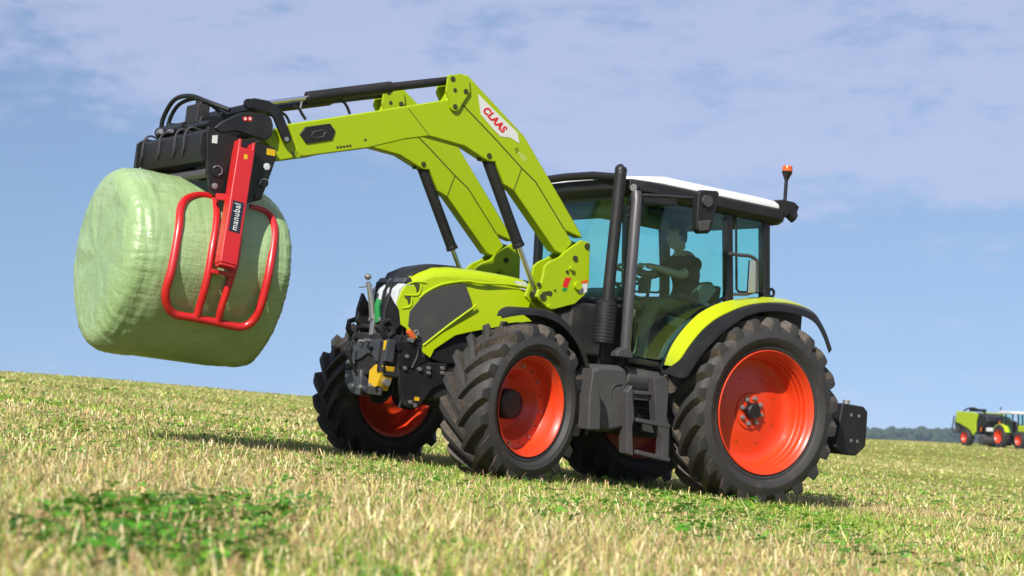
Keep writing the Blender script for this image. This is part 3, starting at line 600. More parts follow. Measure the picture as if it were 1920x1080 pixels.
part('windscreen', G().loft([[(1.46 + 0.1 * t + 0.04 * (1 - q * q) + d, 0.69 * q, 1.55 + 0.95 * t) for d, qs in ((0, np.linspace(-1, 1, 9)), (0.006, np.linspace(1, -1, 9))) for q in qs] for t in (0, 1)]), 'glass', TR)
part('rear_window', G().box(-0.01, -0.004, -0.68, 0.68, 1.73, 2.5), 'glass', TR, smooth=False)
# roof
def plan(ins, x0=-0.12, x1=1.74, w=0.84, c=0.10):
    x0 += ins; x1 -= ins; w -= ins
    return [(x0, -w + c), (x0 + c, -w), (x1 - 0.30, -w), (x1 - 0.10, -w + 0.06), (x1 - 0.02, -w * 0.6), (x1, 0), (x1 - 0.02, w * 0.6), (x1 - 0.10, w - 0.06), (x1 - 0.30, w), (x0 + c, w), (x0, w - c)]
rf = G().loft([[(x, y, z) for x, y in plan(i)] for i, z in ((0.085, 2.462), (0.03, 2.475), (0.0, 2.51), (0.0, 2.590), (0.03, 2.604))])
roof = part('roof', rf, ['plastic'], TR, 0.008)
roof.data.materials.append(M['liner'])
def zr(x): return 2.602 + 0.0 * x
cap = []
for ins, z in ((0.025, 2.6055), (0.028, 2.64), (0.06, 2.672), (0.14, 2.692), (0.3, 2.70)):
    pts = []
    for x, y in plan(ins, x1=1.66, w=0.83):
        pts.append((x, y, z - (0.035 if x > 1.3 else 0) * (z - 2.6055) / 0.09))
    cap.append(pts)
part('roof_cap', G().loft(cap), 'white', TR, 0.006, label='white panel on top of the cab roof')
part('headliner', G().loft([[(x, y, z) for x, y in plan(0.10)] for z in (2.44, 2.4615)]), 'liner', TR)
part('roof_front_visor', G().tube([(1.70, -0.72, 2.60), (1.765, -0.4, 2.625), (1.78, 0, 2.63), (1.765, 0.4, 2.625), (1.70, 0.72, 2.60)], 0.035, 10), 'plastic', TR)
o = part('work_light', G().lathe([(-0.05, 1e-4), (-0.05, 0.03), (0.0, 0.036), (0.012, 0.032), (0.012, 1e-4)], [(1.6208, 0.82, 2.5213)][0], (0.85, 0.45, -0.1), 18, mis=[0, 0, 0, 1]), ['black', 'steel'], TR); mirror(o)
o = part('light_bracket', G().box(1.40, 1.60, 0.70, 0.80, 2.40, 2.55).box(1.50, 1.58, 0.74, 0.84, 2.30, 2.42), 'black', TR, 0.02); mirror(o)
rl = [(0.1306, 2.6411), (-0.0627, 2.7018), (-0.1967, 2.6997), (-0.259, 2.6662), (-0.2304, 2.5935), (-0.1317, 2.568), (-0.0864, 2.5269), (0.0172, 2.4527), (0.0683, 2.4591)]
o = part('rear_lamp_housing', G().prism(rl, 0.50, 0.78), 'plastic', TR, 0.014); mirror(o)
o = part('rear_work_light', G().lathe([(-0.04, 1e-4), (-0.04, 0.04), (0.03, 0.052), (0.03, 1e-4)], [(-0.2047, 0.74, 2.5763)][0], (-0.9, 0.1, -0.35), 16, mis=[0, 0, 1]), ['black', 'lamp'], TR); mirror(o)
bx, by = -0.205, 0.62
bc = part('beacon_post', G().tube([(bx - 0.01, by, 2.70), (bx - 0.005, by, 2.80), (bx, by, 2.925)], 0.017, 10).lathe([(0, 0.02), (0.06, 0.046), (0.075, 0.048), (0.075, 1e-4)], (bx, by, 2.915), (0, 0, 1), 18), 'black', TR)
part('beacon_lamp', G().lathe([(0, 0.046), (0.035, 0.046), (0.05, 0.04), (0.056, 1e-4)], (bx, by, 2.991), (0, 0, 1), 18), 'amber', bc, label='orange rotating beacon lens')
# exhaust and grab tube
ex = part('exhaust_stack', G().tube([(1.750, 0.80, 1.50), (1.756, 0.80, 2.2), (1.76, 0.80, 2.60), (1.761, 0.80, 2.655), (1.763, 0.80, 2.675)], [0.050, 0.050, 0.050, 0.052, 0.040], 18), 'plastic', TR)
part('exhaust_mouth', G().disc((1.775, 0.806, 2.655), (0.8, 0.3, 0.5), 0.040, 0.02, 18), 'black', ex)
part('heat_shield', G().lathe([(0, 0.075), (0.01, 0.085), (0.34, 0.085), (0.36, 0.06)], (1.74, 0.79, 1.19), (0.02, 0, 1), 24), 'plastic', ex)
for k in range(11): part('shield_rib', G().lathe([(0, 0.0845), (0.004, 0.0895), (0.012, 0.0895), (0.016, 0.0845)], (1.742, 0.79, 1.215 + k * 0.029), (0.02, 0, 1), 24), 'plastic', ex)
part('grab_tube', G().tube([(1.545, 0.85, 1.10), (1.555, 0.85, 1.25), (1.60, 0.85, 2.42), (1.59, 0.82, 2.48)], 0.046, 16), 'tube', TR)
part('tube_bracket', G().prism([(1.6601, 1.1388), (1.5779, 1.1842), (1.5063, 1.1478), (1.4991, 1.0948), (1.665, 1.0936)], 0.80, 0.90), 'tube', TR, 0.01)
for z in (1.5, 1.56, 2.33, 2.27): part('tube_clip', G().box(1.585, 1.65, 0.78, 0.82, z, z + 0.03), 'black', TR, 0.006)
part('engine_side_cover', G().box(1.62, 1.98, 0.3, 0.62, 1.08, 1.52), 'chassis', TR, 0.03)
part('air_box', G().prism([(2.0641, 1.3964), (1.9214, 1.4643), (1.8632, 1.2783), (1.937, 1.1795), (1.9994, 1.2391)], 0.5, 0.6), 'grey', TR, 0.012)
# mirrors
mir = part('mirror', G().prism([(1.1989, 2.535), (1.1515, 2.5656), (0.992, 2.5834), (0.977, 2.5586), (1.0059, 2.3445), (1.0165, 2.2521), (1.0456, 2.2113), (1.1358, 2.1973), (1.1742, 2.2275), (1.1893, 2.3379)], 1.08, 1.16), 'plastic', TR, 0.022, 3, label='large black side mirror housing seen from behind')
part('mirror_joint', G().disc([(1.1129, 1.16, 2.4765)][0], (0, 1, 0), 0.05, 0.03, 16), 'grey', mir)
part('mirror_lower_lens', G().prism([(1.1743, 2.2948), (1.0467, 2.3286), (1.0572, 2.2364), (1.1517, 2.2127)], 1.14, 1.172), 'grey', mir, 0.008)
part('mirror_arm', G().tube([(1.5811, 0.86, 2.4625)] + [(1.3704, 0.95, 2.4843)] + [(1.1079, 1.05, 2.5005)], 0.014, 8).obox([(1.5061, 0.8, 2.4505)][0], [(1.227, 0.9, 2.4738)][0], 0.04, 0.09), 'black', TR)
m2 = part('mirror_frame', G().tube(spline([(0.5743, 0.88, 2.1186), (0.4718, 0.88, 2.1197), (0.3513, 0.88, 2.1281), (0.2814, 0.88, 2.11), (0.2571, 0.88, 2.0663), (0.2303, 0.88, 1.8246)], 5), 0.016, 8), 'tube', TR)
part('mirror_glass', G().prism([(0.3403, 2.092), (0.2754, 2.1109), (0.2363, 1.8238), (0.3259, 1.8069)], 0.86, 0.885), 'mirrorglass', m2, 0.004)
part('mirror_stay', G().tube([(0.4624, 0.86, 1.7743), (0.3192, 0.86, 1.7937), (0.2261, 0.86, 1.8299)], 0.013, 8), 'tube', TR)
part('tow_eye', G().tube([(-0.08 + 0.03 * math.cos(a), 0.72, 1.86 + 0.035 * math.sin(a)) for a in np.linspace(0, 2 * math.pi, 12, endpoint=False)], 0.014, 6, closed=True), 'black', TR)
# far-side mirror seen through the windscreen
part('mirror', G().prism([(1.0563, 2.5465), (0.9217, 2.5582), (0.9013, 2.4999), (0.9222, 2.4246), (0.9889, 2.414), (1.0454, 2.4664)], -1.06, -0.94), 'plastic', TR, 0.03)
# interior
ST_C = Vector((0.985, 0.02, 1.80)); sn = Vector((-0.55, 0, 0.83)).normalized(); su = Vector((0, 1, 0)); sv_ = sn.cross(su)
part('steering_wheel', G().tube([ST_C + (su * math.cos(a) + sv_ * math.sin(a)) * 0.20 for a in np.linspace(0, 2 * math.pi, 28, endpoint=False)], 0.016, 8, closed=True).tube([ST_C, ST_C + Vector((0.16, 0, -0.30))], 0.03, 10).tube([ST_C - su * 0.2, ST_C + su * 0.2], 0.014, 6), 'plastic', TR)
part('dashboard', G().prism([(1.05, 1.45), (1.38, 1.45), (1.40, 1.66), (1.22, 1.74), (1.10, 1.70)], -0.24, 0.24), 'plastic', TR, 0.04)
part('display', G().box(1.06, 1.09, 0.30, 0.46, 1.70, 1.84), 'trim', TR, 0.012)
part('side_console', G().prism([(0.15, 1.30), (0.85, 1.30), (0.82, 1.62), (0.45, 1.68), (0.15, 1.66)], -0.62, -0.34), 'trim', TR, 0.03)
part('inner_fender_trim', G().prism([(1.017, 1.1429), (0.965, 1.274), (0.8451, 1.4281), (0.7054, 1.5345), (0.6992, 1.4884), (0.8022, 1.3727), (0.8915, 1.2502), (0.9457, 1.1326)], 0.60, 0.66), 'trim', TR, 0.01)
seat = part('seat', G().prism([(0.22, 1.42), (0.72, 1.46), (0.74, 1.53), (0.70, 1.56), (0.22, 1.52)], -0.24, 0.26), 'seat', TR, 0.03)
part('seat_back', G().loft([[(0.20 - 0.10 * t + d, y * (1 - 0.25 * t * t), 1.5 + 0.40 * t) for d, y in ((-0.05, -0.24), (0.04, -0.25), (0.06, -0.15), (0.06, 0.15), (0.04, 0.25), (-0.05, 0.24))] for t in (0, 0.3, 0.6, 0.85, 1.0)]), 'seat', seat, 0.02)
part('armrest', G().obox((0.30, 0.33, 1.68), (0.66, 0.33, 1.74), 0.07, 0.06), 'trim', seat, 0.02)
part('seat_base', G().box(0.26, 0.66, -0.2, 0.22, 1.06, 1.42), 'seat', seat, 0.03)
part('armrest_console', G().prism([(0.5203, 1.7268), (0.4313, 1.8838), (0.3113, 1.9102), (0.2391, 1.8374), (0.3598, 1.6756), (0.4727, 1.6463)], 0.28, 0.36), 'trim', TR, 0.02)
part('sun_blind', G().box(1.30, 1.50, -0.60, 0.62, 2.34, 2.438), 'liner', TR, 0.02)
part('roof_console', G().prism([(0.75, 2.34), (1.45, 2.36), (1.45, 2.439), (0.6, 2.439)], 0.28, 0.6), 'plastic', TR, 0.03)

# tank, steps, battery box
tk = [(1.9828, 0.966), (1.8972, 1.0061), (1.6443, 1.0214), (1.6066, 0.9858), (1.5624, 0.5004), (1.7416, 0.4577), (1.8397, 0.4662)]
tank = part('fuel_tank', G().loft([[(x, 0.30, z) for x, z in tk], [(x, 0.92, z) for x, z in tk], [(x + (1.68 - x) * 0.10, 1.0, z + (0.75 - z) * 0.10) for x, z in tk]]), 'grey', TR, 0.02, 3)
part('tank_crease', G().tube([(1.7534, 1.006, 0.7503), (1.7569, 1.006, 0.8158), (1.7349, 1.006, 0.8532), (1.6615, 1.006, 0.8742)], 0.006, 6), 'tube', tank)
sl = [(1.6378, 0.8089), (1.5916, 0.871), (1.5327, 0.5996), (1.5455, 0.5325), (1.5021, 0.2947), (1.5694, 0.3066)]
st = part('step_ladder', G().prism(sl, 0.94, 1.06), 'tube', TR, 0.008)
sr = [(1.382, 0.9553), (1.2175, 0.9821), (1.2009, 0.6536), (1.1611, 0.5682), (1.1333, 0.2811), (1.2129, 0.2879), (1.2257, 0.4644), (1.3111, 0.5986)]
part('step_side', G().prism(sr, 0.97, 1.06), 'tube', st, 0.008)
for (a, b_), w_, h_ in (([(1.4769, 0.99, 0.3308), (1.1258, 0.99, 0.2937)], 0.16, 0.035), ([(1.5126, 0.99, 0.5927), (1.1581, 0.99, 0.5727)], 0.15, 0.035), ([(1.5098, 0.96, 0.8172), (1.1923, 0.96, 0.8277)], 0.12, 0.03)):
    part('step', G().obox(a, b_, w_, h_), 'tube', st, 0.006)
part('battery_box', G().box(1.08, 1.46, 0.50, 0.84, 0.46, 0.88), 'plastic', TR, 0.02)
for k in range(3): part('box_vent', G().box(1.13, 1.40, 0.840, 0.848, 0.62 + 0.07 * k, 0.634 + 0.07 * k), 'grey', TR, 0.002)
part('air_tank', G().tube([(1.46, 0.70, 0.93), (1.10, 0.70, 0.92)], 0.11, 20), 'grey', TR, 0.01)
part('step_lamp_panel', G().box(1.15, 1.3, 0.841, 0.847, 0.50, 0.57), 'grey', TR, 0.004)
part('cab_mount', G().box(0.95, 1.42, 0.35, 0.74, 0.955, 1.05), 'chassis', TR, 0.02)

# ------------------------------------------------------------------ rear ballast
BW = thing('ballast_weight', 'black box-shaped ballast weight hung behind the big rear tyre', 'weight', (-1.42, 0, 0.51))
bw = [(-1.26, 0.56), (-1.36, 0.50), (-1.54, 0.50), (-1.655, 0.60), (-1.64, 0.93), (-1.58, 0.975), (-1.30, 0.98)]
part('weight_block', G().prism(bw, -0.48, 0.48), 'plastic', BW, 0.02, 3)
part('weight_pin', G().disc((-1.40, 0.42, 0.975), (0, 0, 1), 0.035, 0.04, 12), 'steel', BW)
for p in ((-1.42, 0.88), (-1.52, 0.88), (-1.45, 0.64), (-1.53, 0.64)): part('bolt_recess', G().disc((p[0], 0.478, p[1]), (0, 1, 0), 0.016, 0.006, 10), 'steel', BW)
part('hitch_arm', G().box(-1.30, -0.30, 0.26, 0.32, 0.55, 0.63).box(-1.30, -0.30, -0.32, -0.26, 0.55, 0.63), 'chassis', BW, 0.01)

# ------------------------------------------------------------------ front loader
FL = thing('front_loader', 'lime green cranked front loader with two arms raised over the tractor hood', 'front loader', (2.0, 0, 1.35))
SH = Matrix.Translation((0, -1.08, 0))
def both(o): return copy_of(o, local=SH @ o.matrix_basis)
prof = [(4.7155, 2.496), (4.0205, 2.729), (3.38, 2.9488), (3.357, 3.0461), (3.3115, 3.1509), (3.265, 3.1779), (3.2149, 3.1795), (2.6137, 2.7904), (1.9449, 2.0789), (1.9353, 2.0487), (2.1093, 2.085), (2.0263, 1.9942), (2.1147, 1.8866), (2.1982, 1.9056), (2.6609, 2.3301), (2.7511, 2.3633), (2.8645, 2.5327), (2.9277, 2.5259), (2.9916, 2.5452), (3.1723, 2.6084), (3.5038, 2.6272), (3.7078, 2.5659), (4.0294, 2.4359), (4.5989, 2.2618)]
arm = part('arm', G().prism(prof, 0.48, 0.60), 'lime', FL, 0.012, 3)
def seam(px, w=0.010, parent=arm):
    for (x0, z0), (x1, z1) in zip(px[:-1], px[1:]):
        d = Vector((x1 - x0, 0, z1 - z0)).normalized() * 0.002
        part('seam', G().obox((x0 - d.x, 0.600, z0 - d.z), (x1 + d.x, 0.600, z1 + d.z), 0.004, w), 'seam', parent, smooth=False)
seam([(3.2315, 2.9321), (2.8866, 2.7134), (2.6122, 2.5287), (2.4629, 2.4391), (2.127, 2.0958)]); seam([(2.6116, 2.5244), (2.6621, 2.3387)], 0.007); seam([(3.7166, 2.8071), (3.5086, 2.6371)], 0.005)
hexp = [(4.618, 2.4345), (4.5776, 2.4996), (4.3782, 2.5642), (4.3262, 2.518), (4.3436, 2.4442), (4.556, 2.3741)]
hx = part('pocket_cover', G().prism(hexp, 0.595, 0.612), 'plastic', arm, 0.006)
part('pocket_ridge', G().tube([(x, 0.612, z) for x, z in [(4.5247, 2.4388), (4.5071, 2.475), (4.4382, 2.5003), (4.41, 2.4932), (4.4227, 2.4536), (4.4917, 2.4284)]], 0.005, 6, closed=True), 'grey', arm)
for x, z in [(4.2864, 2.3945), (4.2599, 2.4027), (4.2333, 2.4104), (4.2068, 2.4186), (4.1823, 2.426), (4.059, 2.4947)]: part('drilled_hole', G().disc((x, 0.5995, z), (0, 1, 0), 0.011, 0.002, 10), 'seam', arm)
part('arm_bolt', G().disc((4.615, 0.6, 2.285), (0, 1, 0), 0.028, 0.012, 14), 'lime', arm)
brk = [(3.4091, 3.1374), (3.2965, 3.1736), (3.2172, 3.1442), (3.1934, 3.0439), (3.2539, 2.9345), (3.2767, 2.8823), (3.3042, 2.864), (3.3344, 2.8668), (3.3567, 2.884), (3.3758, 2.9516), (3.4131, 3.0069)]
bk = part('knee_plate', G().prism(brk, 0.603, 0.625), 'lime', arm, 0.004)
part('knee_plate', G().prism(brk, 0.452, 0.477), 'lime', arm, 0.004)
for (x, z), r_ in zip([(3.3663, 3.1153), (3.3349, 3.0307), (3.2337, 3.0402), (3.3156, 2.9003)], (0.021, 0.016, 0.021, 0.021)): part('pin', G().disc((x, 0.624, z), (0, 1, 0), r_, 0.006, 16), 'seam', arm)
# white badge with lettering
bd = [(3.106, 3.0485), (3.0618, 3.0223), (2.9521, 2.956), (2.6923, 2.8091), (2.6613, 2.7239), (2.7035, 2.7383), (2.7579, 2.7557), (2.8474, 2.747), (2.9304, 2.7975), (3.0561, 2.8876)]
bdg = part('badge', G().prism(bd, 0.598, 0.6025), 'decal', arm)
def text_on(px0, px1, body, mat, parent, y, h, k=1.0, **kw):
    p0 = Vector((px0[0], y, px0[1])); p1 = Vector((px1[0], y, px1[1])); d = p1 - p0
    return text_part('lettering', body, mat, parent, p0, d, Vector((-d.z, 0, d.x)) * (1 if d.x < 0 else 1) * -1, h, d.length, **kw)
T0, T1 = [(3.0446, 2.9202), (2.8244, 2.7731)]
text_on(T0, T1, 'CLAAS', 'redtext', bdg, 0.6035, 0.085, shear=0.25, bold=0.0038)
T0, T1 = [(2.7068, 2.6624), (2.6722, 2.6377)]; text_on(T0, T1, 'FL', 'dkgreen', arm, 0.601, 0.055, shear=0.2)
T0, T1 = [(2.6665, 2.6343), (2.594, 2.5829)]; text_on(T0, T1, '100', 'pale', arm, 0.601, 0.055, shear=0.2)
part('lift_pin', G().disc([(2.9354, 0.602, 2.5726)][0], (0, 1, 0), 0.022, 0.006, 16), 'seam', arm)
# lift cylinder in the arm's own plane
c0, c1, c2 = [Vector(p) for p in [(2.9087, 0.54, 2.5464), (2.5127, 0.54, 1.891), (2.2878, 0.54, 1.5228)]]
lc = part('lift_cylinder', G().tube([c0, c0 + (c1 - c0) * 0.96, c0 + (c1 - c0) * 0.961, c1], [0.047, 0.047, 0.052, 0.052], 18), 'plastic', FL, 0.004)
part('piston_rod', G().tube([c1, c2], 0.021, 14), 'chrome', lc); part('rod_eye', G().disc(c2 - Vector((0, 0.045, 0)), (0, 1, 0), 0.042, 0.09, 16), 'black', lc)
part('hose_port', G().tube([c0 + Vector((0.02, 0.0, 0.02)), c0 + Vector((0.09, 0.0, -0.01))], 0.018, 8), 'black', lc)
# tilt cylinder along the top of the front beam
t0, t1, t2, t3 = [Vector(p) for p in [(3.346, 0.54, 3.1154), (3.8536, 0.54, 2.9607), (4.5672, 0.54, 2.7338), (5.0126, 0.54, 2.5886)]]
tc_ = part('tilt_cylinder', G().tube([t0, t1, t1 + (t2 - t1) * 0.01, t2], [0.034, 0.034, 0.046, 0.046], 18), 'plastic', FL, 0.004)
part('piston_rod', G().tube([t2, t3], 0.017, 12), 'chrome', tc_)
part('guide_tube', G().tube([(4.3364, 0.5, 2.7583), (4.8628, 0.5, 2.5848)], 0.026, 12), 'black', tc_)
part('hydraulic_hose', G().tube(spline([(4.3122, 0.54, 2.7719), (4.2504, 0.54, 2.7589), (4.2126, 0.54, 2.7202), (4.1883, 0.54, 2.6787)], 5), 0.012, 8), 'black', tc_)
part('hydraulic_hose', G().tube(spline([(4.6722, 0.54, 2.6471), (4.622, 0.54, 2.6404), (4.5902, 0.54, 2.6053), (4.5535, 0.54, 2.5669)], 5), 0.012, 8), 'black', tc_)
part('rod_clip', G().tube([(4.604, 0.54, 2.7059), (4.6083, 0.54, 2.6389)], 0.008, 6), 'steel', tc_)
# mounting console
mp = [(2.118, 1.9078), (2.045, 1.968), (1.9658, 2.0272), (1.8793, 2.0201), (1.8423, 1.6836), (1.8721, 1.58), (1.9636, 1.4905), (2.2052, 1.4054), (2.351, 1.5012), (2.3075, 1.6679), (2.3036, 1.7603), (2.2546, 1.8074), (2.1648, 1.8561)]
cs = part('mounting_console', G().prism(mp, 0.605, 0.64), 'lime', FL, 0.006)
part('console_plate', G().prism(mp, 0.44, 0.475), 'lime', cs, 0.006)
part('console_spacer', G().prism([(1.9985, 1.7102), (1.8481, 1.7313), (1.8569, 1.5946), (2.1354, 1.4453), (2.2495, 1.497), (2.206, 1.5696)], 0.46, 0.62), 'lime', cs)
for (x, z), r_, m_ in zip([(1.9082, 1.9863), (2.0149, 1.867), (2.0464, 1.7794), (2.0797, 1.7455), (2.2909, 1.5071), (2.3432, 1.5996), (1.9626, 1.6431), (2.2149, 1.4374), (2.1805, 1.5775)], (0.026, 0.024, 0.02, 0.013, 0.03, 0.02, 0.036, 0.022, 0.008), ('seam', 'seam', 'lime', 'seam', 'seam', 'seam', 'lime', 'lime', 'seam')):
    part('console_pin', G().lathe([(0, r_), (0.012 if m_ == 'seam' else 0.03, r_ * 0.95), (0.012 if m_ == 'seam' else 0.03, 1e-4)], (x, 0.639, z), (0, 1, 0), 16), m_, cs)
part('slot', G().prism([(2.3037, 1.543), (2.2219, 1.5674), (2.198, 1.5485), (2.2049, 1.5209), (2.2695, 1.5255)], 0.639, 0.6425), 'seam', cs)
part('warning_decal', G().prism([(2.108, 1.6365), (2.0893, 1.6972), (2.0303, 1.701), (2.0462, 1.6585), (2.0567, 1.6168), (2.0991, 1.611)], 0.639, 0.642), 'redtext', cs)
part('green_decal', G().prism([(2.1064, 1.6055), (2.0561, 1.6124), (2.0631, 1.5846), (2.089, 1.5766), (2.1067, 1.5876)], 0.639, 0.642), 'green', cs)
part('label_plate', G().prism([(1.9323, 1.6608), (1.8607, 1.6775), (1.8588, 1.6034), (1.9322, 1.5799)], 0.639, 0.642), 'decal', cs)
part('label_header', G().prism([(1.9353, 1.6829), (1.8628, 1.7132), (1.8596, 1.6821), (1.9302, 1.6656)], 0.639, 0.642), 'orangehook', cs)
# bell crank and carrier at the arm's tip
lk_ = [(5.102, 2.5667), (5.073, 2.6127), (5.0338, 2.6285), (4.9194, 2.6309), (4.8464, 2.6087), (4.7965, 2.5656), (4.6978, 2.3928), (4.7021, 2.3594), (4.722, 2.3435), (4.7592, 2.357), (4.8548, 2.5096), (4.9076, 2.5441), (5.0424, 2.5462), (5.0802, 2.5388)]
bc_ = part('bell_crank', G().prism(lk_, 0.612, 0.645), 'black', FL, 0.006)
part('crank_pin', G().disc([(5.0771, 0.63, 2.5796)][0], (0, 1, 0), 0.034, 0.03, 16), 'black', bc_); part('crank_pin', G().disc([(4.7369, 0.644, 2.3723)][0], (0, 1, 0), 0.018, 0.008, 12), 'steel', bc_)
wg = [(5.322, 2.3477), (5.2744, 2.4005), (5.1265, 2.5008), (4.938, 2.5292), (4.8804, 2.5039), (4.8601, 2.451), (4.8584, 2.3744), (4.9088, 2.3287), (5.0229, 2.3398), (5.1537, 2.3555), (5.2633, 2.319)]
wing = part('carrier_plate', G().prism(wg, 0.615, 0.66), 'black', FL, 0.012)
both(wing)
for x, z in [(5.0927, 2.4587), (5.055, 2.4659)]:
    part('round_sticker', G().disc((x, 0.6595, z), (0, 1, 0), 0.019, 0.003, 16), 'redtext', wing); part('sticker_centre', G().disc((x, 0.662, z), (0, 1, 0), 0.010, 0.0018, 12), 'decal', wing)
tip = [(4.6282, 2.5113), (4.7102, 2.4917), (4.7975, 2.4507), (4.8767, 2.387), (4.8969, 2.3427), (4.8445, 2.3118), (4.831, 2.2128), (4.7725, 2.2029), (4.5862, 2.2688)]
tp = part('arm_tip', G().prism(tip, 0.492, 0.588), 'lime', FL, 0.008)
part('tip_lug', G().prism([(4.6566, 2.2923), (4.6229, 2.3066), (4.6006, 2.2737), (4.6419, 2.25)], 0.58, 0.612), 'seam', tp)
for o in (arm, lc, tc_, cs, tp, bc_): both(o)
part('cross_tube', G().tube([(3.62, -0.49, 2.72), (3.62, 0.49, 2.72)], 0.065, 20), 'lime', FL)
part('carrier_tube', G().tube([(4.95, -0.62, 2.40), (4.95, 0.62, 2.40)], 0.05, 16), 'black', FL)
part('carrier_beam', G().obox((5.02, -0.62, 2.56), (5.02, 0.62, 2.56), 0.08, 0.06, (1, 0, 0)), 'black', FL, 0.01)

# ------------------------------------------------------------------ bale gripper
BGR = thing('bale_gripper', 'black bale gripper with red tube arms clamping the green wrapped bale', 'bale gripper', (5.1, 0, 1.9))
pl = [(5.3648, 2.3547), (5.2858, 2.3299), (4.9787, 2.299), (4.8129, 2.2897), (4.802, 2.2099), (4.8288, 2.092), (4.8633, 1.9491), (4.8927, 1.8815), (4.9934, 1.8392), (5.1826, 1.8518), (5.2604, 1.8666), (5.296, 1.912), (5.3308, 2.0443), (5.367, 2.279)]
plate = part('side_plate', G().prism(pl, 0.61, 0.65), 'black', BGR, 0.006)
copy_of(plate, local=Matrix.Translation((0, -1.28, 0)) @ plate.matrix_basis)
part('label_plate', G().prism([(5.3267, 2.2905), (5.286, 2.3001), (5.2819, 2.2393), (5.3234, 2.2356)], 0.649, 0.653), 'decal', plate)
part('warning_plate', G().prism([(4.8886, 2.2751), (4.8189, 2.2757), (4.8145, 2.2279), (4.8843, 2.2275)], 0.649, 0.653), 'yellow', plate)
for x, z, r_, m_ in [(*a, r_, m_) for a, r_, m_ in zip([(4.8722, 2.1389), (5.259, 2.0411), (4.8792, 2.0148), (5.2601, 1.926), (4.9082, 1.9094)], (0.026, 0.045, 0.036, 0.022, 0.03), ('lamp', 'black', 'black', 'steel', 'black'))]:
    part('pivot_pin', G().lathe([(0, r_), (0.012, r_), (0.014, r_ * 0.6), (0.014, 1e-4)], (x, 0.649, z), (0, 1, 0), 18), m_, plate)
part('pin_ring', G().tube([(x, 0.668, z) for x, z in [(5.2944, 2.0541), (5.276, 2.0731), (5.2467, 2.0743), (5.223, 2.0547), (5.2234, 2.0269), (5.246, 2.0071)]], 0.004, 6), 'steel', plate)
part('pin_ring', G().tube([(x, 0.668, z) for x, z in [(4.92, 1.9953), (4.9116, 2.0288), (4.8878, 2.045), (4.8607, 2.0376)]], 0.004, 6), 'steel', plate)
beam = [(5.24, 2.33), (5.34, 2.345), (5.40, 2.30), (5.40, 2.17), (5.36, 2.10), (5.24, 2.10)]
part('crossbeam', G().prism(beam, -0.66, 0.615), 'plastic', BGR, 0.008)
part('lower_tube', G().tube([(5.30, -0.6, 2.02), (5.30, 0.615, 2.02)], 0.035, 14), 'tube', BGR)
part('rear_beam', G().box(4.86, 4.95, -0.62, 0.615, 2.08, 2.26), 'black', BGR, 0.01)
part('beam_end', G().prism([(5.20, 2.36), (5.36, 2.36), (5.42, 2.31), (5.42, 2.05), (5.20, 2.03)], -0.69, -0.655), 'black', BGR, 0.006)
part('end_hole_sky', G().disc((5.36, -0.654, 2.10), (0, 1, 0), 0.03, 0.004, 16), 'lamp', BGR)  # pale colour paints the sky light showing through the hole in the beam end
for y in (-0.54, -0.18, 0.14, 0.33): part('hose_guide', G().tube(spline([(5.30, y, 2.36), (5.37, y, 2.37), (5.412, y, 2.32), (5.412, y, 2.20), (5.40, y - 0.05, 2.16)], 4), 0.009, 6), 'tube', BGR)
part('hydraulic_hose', G().tube(spline([(5.30, -0.50, 2.40), (5.31, -0.46, 2.52), (5.30, -0.30, 2.65), (5.28, -0.02, 2.66), (5.22, 0.22, 2.60), (5.10, 0.36, 2.55)], 6), 0.018, 10), 'black', BGR)
part('hydraulic_hose', G().tube(spline([(5.27, -0.46, 2.40), (5.27, -0.40, 2.54), (5.26, -0.24, 2.63), (5.22, 0.06, 2.64), (5.12, 0.30, 2.52)], 6), 0.016, 10), 'black', BGR)
part('cylinder', G().tube([(5.29, -0.55, 2.41), (5.29, 0.02, 2.41)], 0.045, 14).tube([(5.29, 0.0, 2.41), (5.29, 0.5, 2.40)], 0.026, 12), 'black', BGR)
part('valve_block', G().box(5.20, 5.30, -0.02, 0.22, 2.43, 2.58).box(5.18, 5.26, 0.05, 0.16, 2.57, 2.63), 'chassis', BGR, 0.01)
part('hose_fitting', G().tube([(5.32, -0.50, 2.40), (5.36, -0.34, 2.395)], 0.02, 8), 'steel', BGR); part('hose_fitting', G().tube([(5.32, -0.28, 2.40), (5.35, -0.12, 2.38)], 0.014, 8), 'steel', BGR)
part('hood_plate', G().prism([(4.95, 2.36), (5.30, 2.40), (5.28, 2.48), (5.05, 2.52), (4.92, 2.46)], -0.45, -0.40).prism([(4.95, 2.36), (5.30, 2.40), (5.28, 2.48), (5.05, 2.52), (4.92, 2.46)], 0.22, 0.27), 'black', BGR, 0.006)
# red arm: a box tube that swings out over the bale
a0 = Vector([(5.0892, 0.7, 2.2231)][0]); a1 = Vector([(5.1741, 0.84, 1.3522)][0]); sd = Vector((1, 0, 0.03))
ra = part('grip_arm', G().obox(a0, a1, 0.135, 0.115, sd), 'red', BGR, 0.01)
dr_ = (a1 - a0).normalized(); nrm = dr_.cross(sd).normalized(); nrm = nrm if nrm.y > 0 else -nrm; sdn = (sd - dr_ * sd.dot(dr_)).normalized()
for s in (-1, 1): part('arm_ear', G().obox(a0 + sdn * 0.055 * s - dr_ * 0.06, a0 + sdn * 0.055 * s + dr_ * 0.02, 0.022, 0.10, sd), 'red', ra, 0.006)
part('arm_end_cap', G().obox(a1 - dr_ * 0.004, a1 + dr_ * 0.02, 0.12, 0.10, sd), 'red', ra, 0.006)
nb = a0 + (a1 - a0) * 0.60 + nrm * 0.0580
part('name_plate', G().obox(nb - dr_ * 0.118, nb + dr_ * 0.115, 0.088, 0.003, sd), 'navyplate', ra)
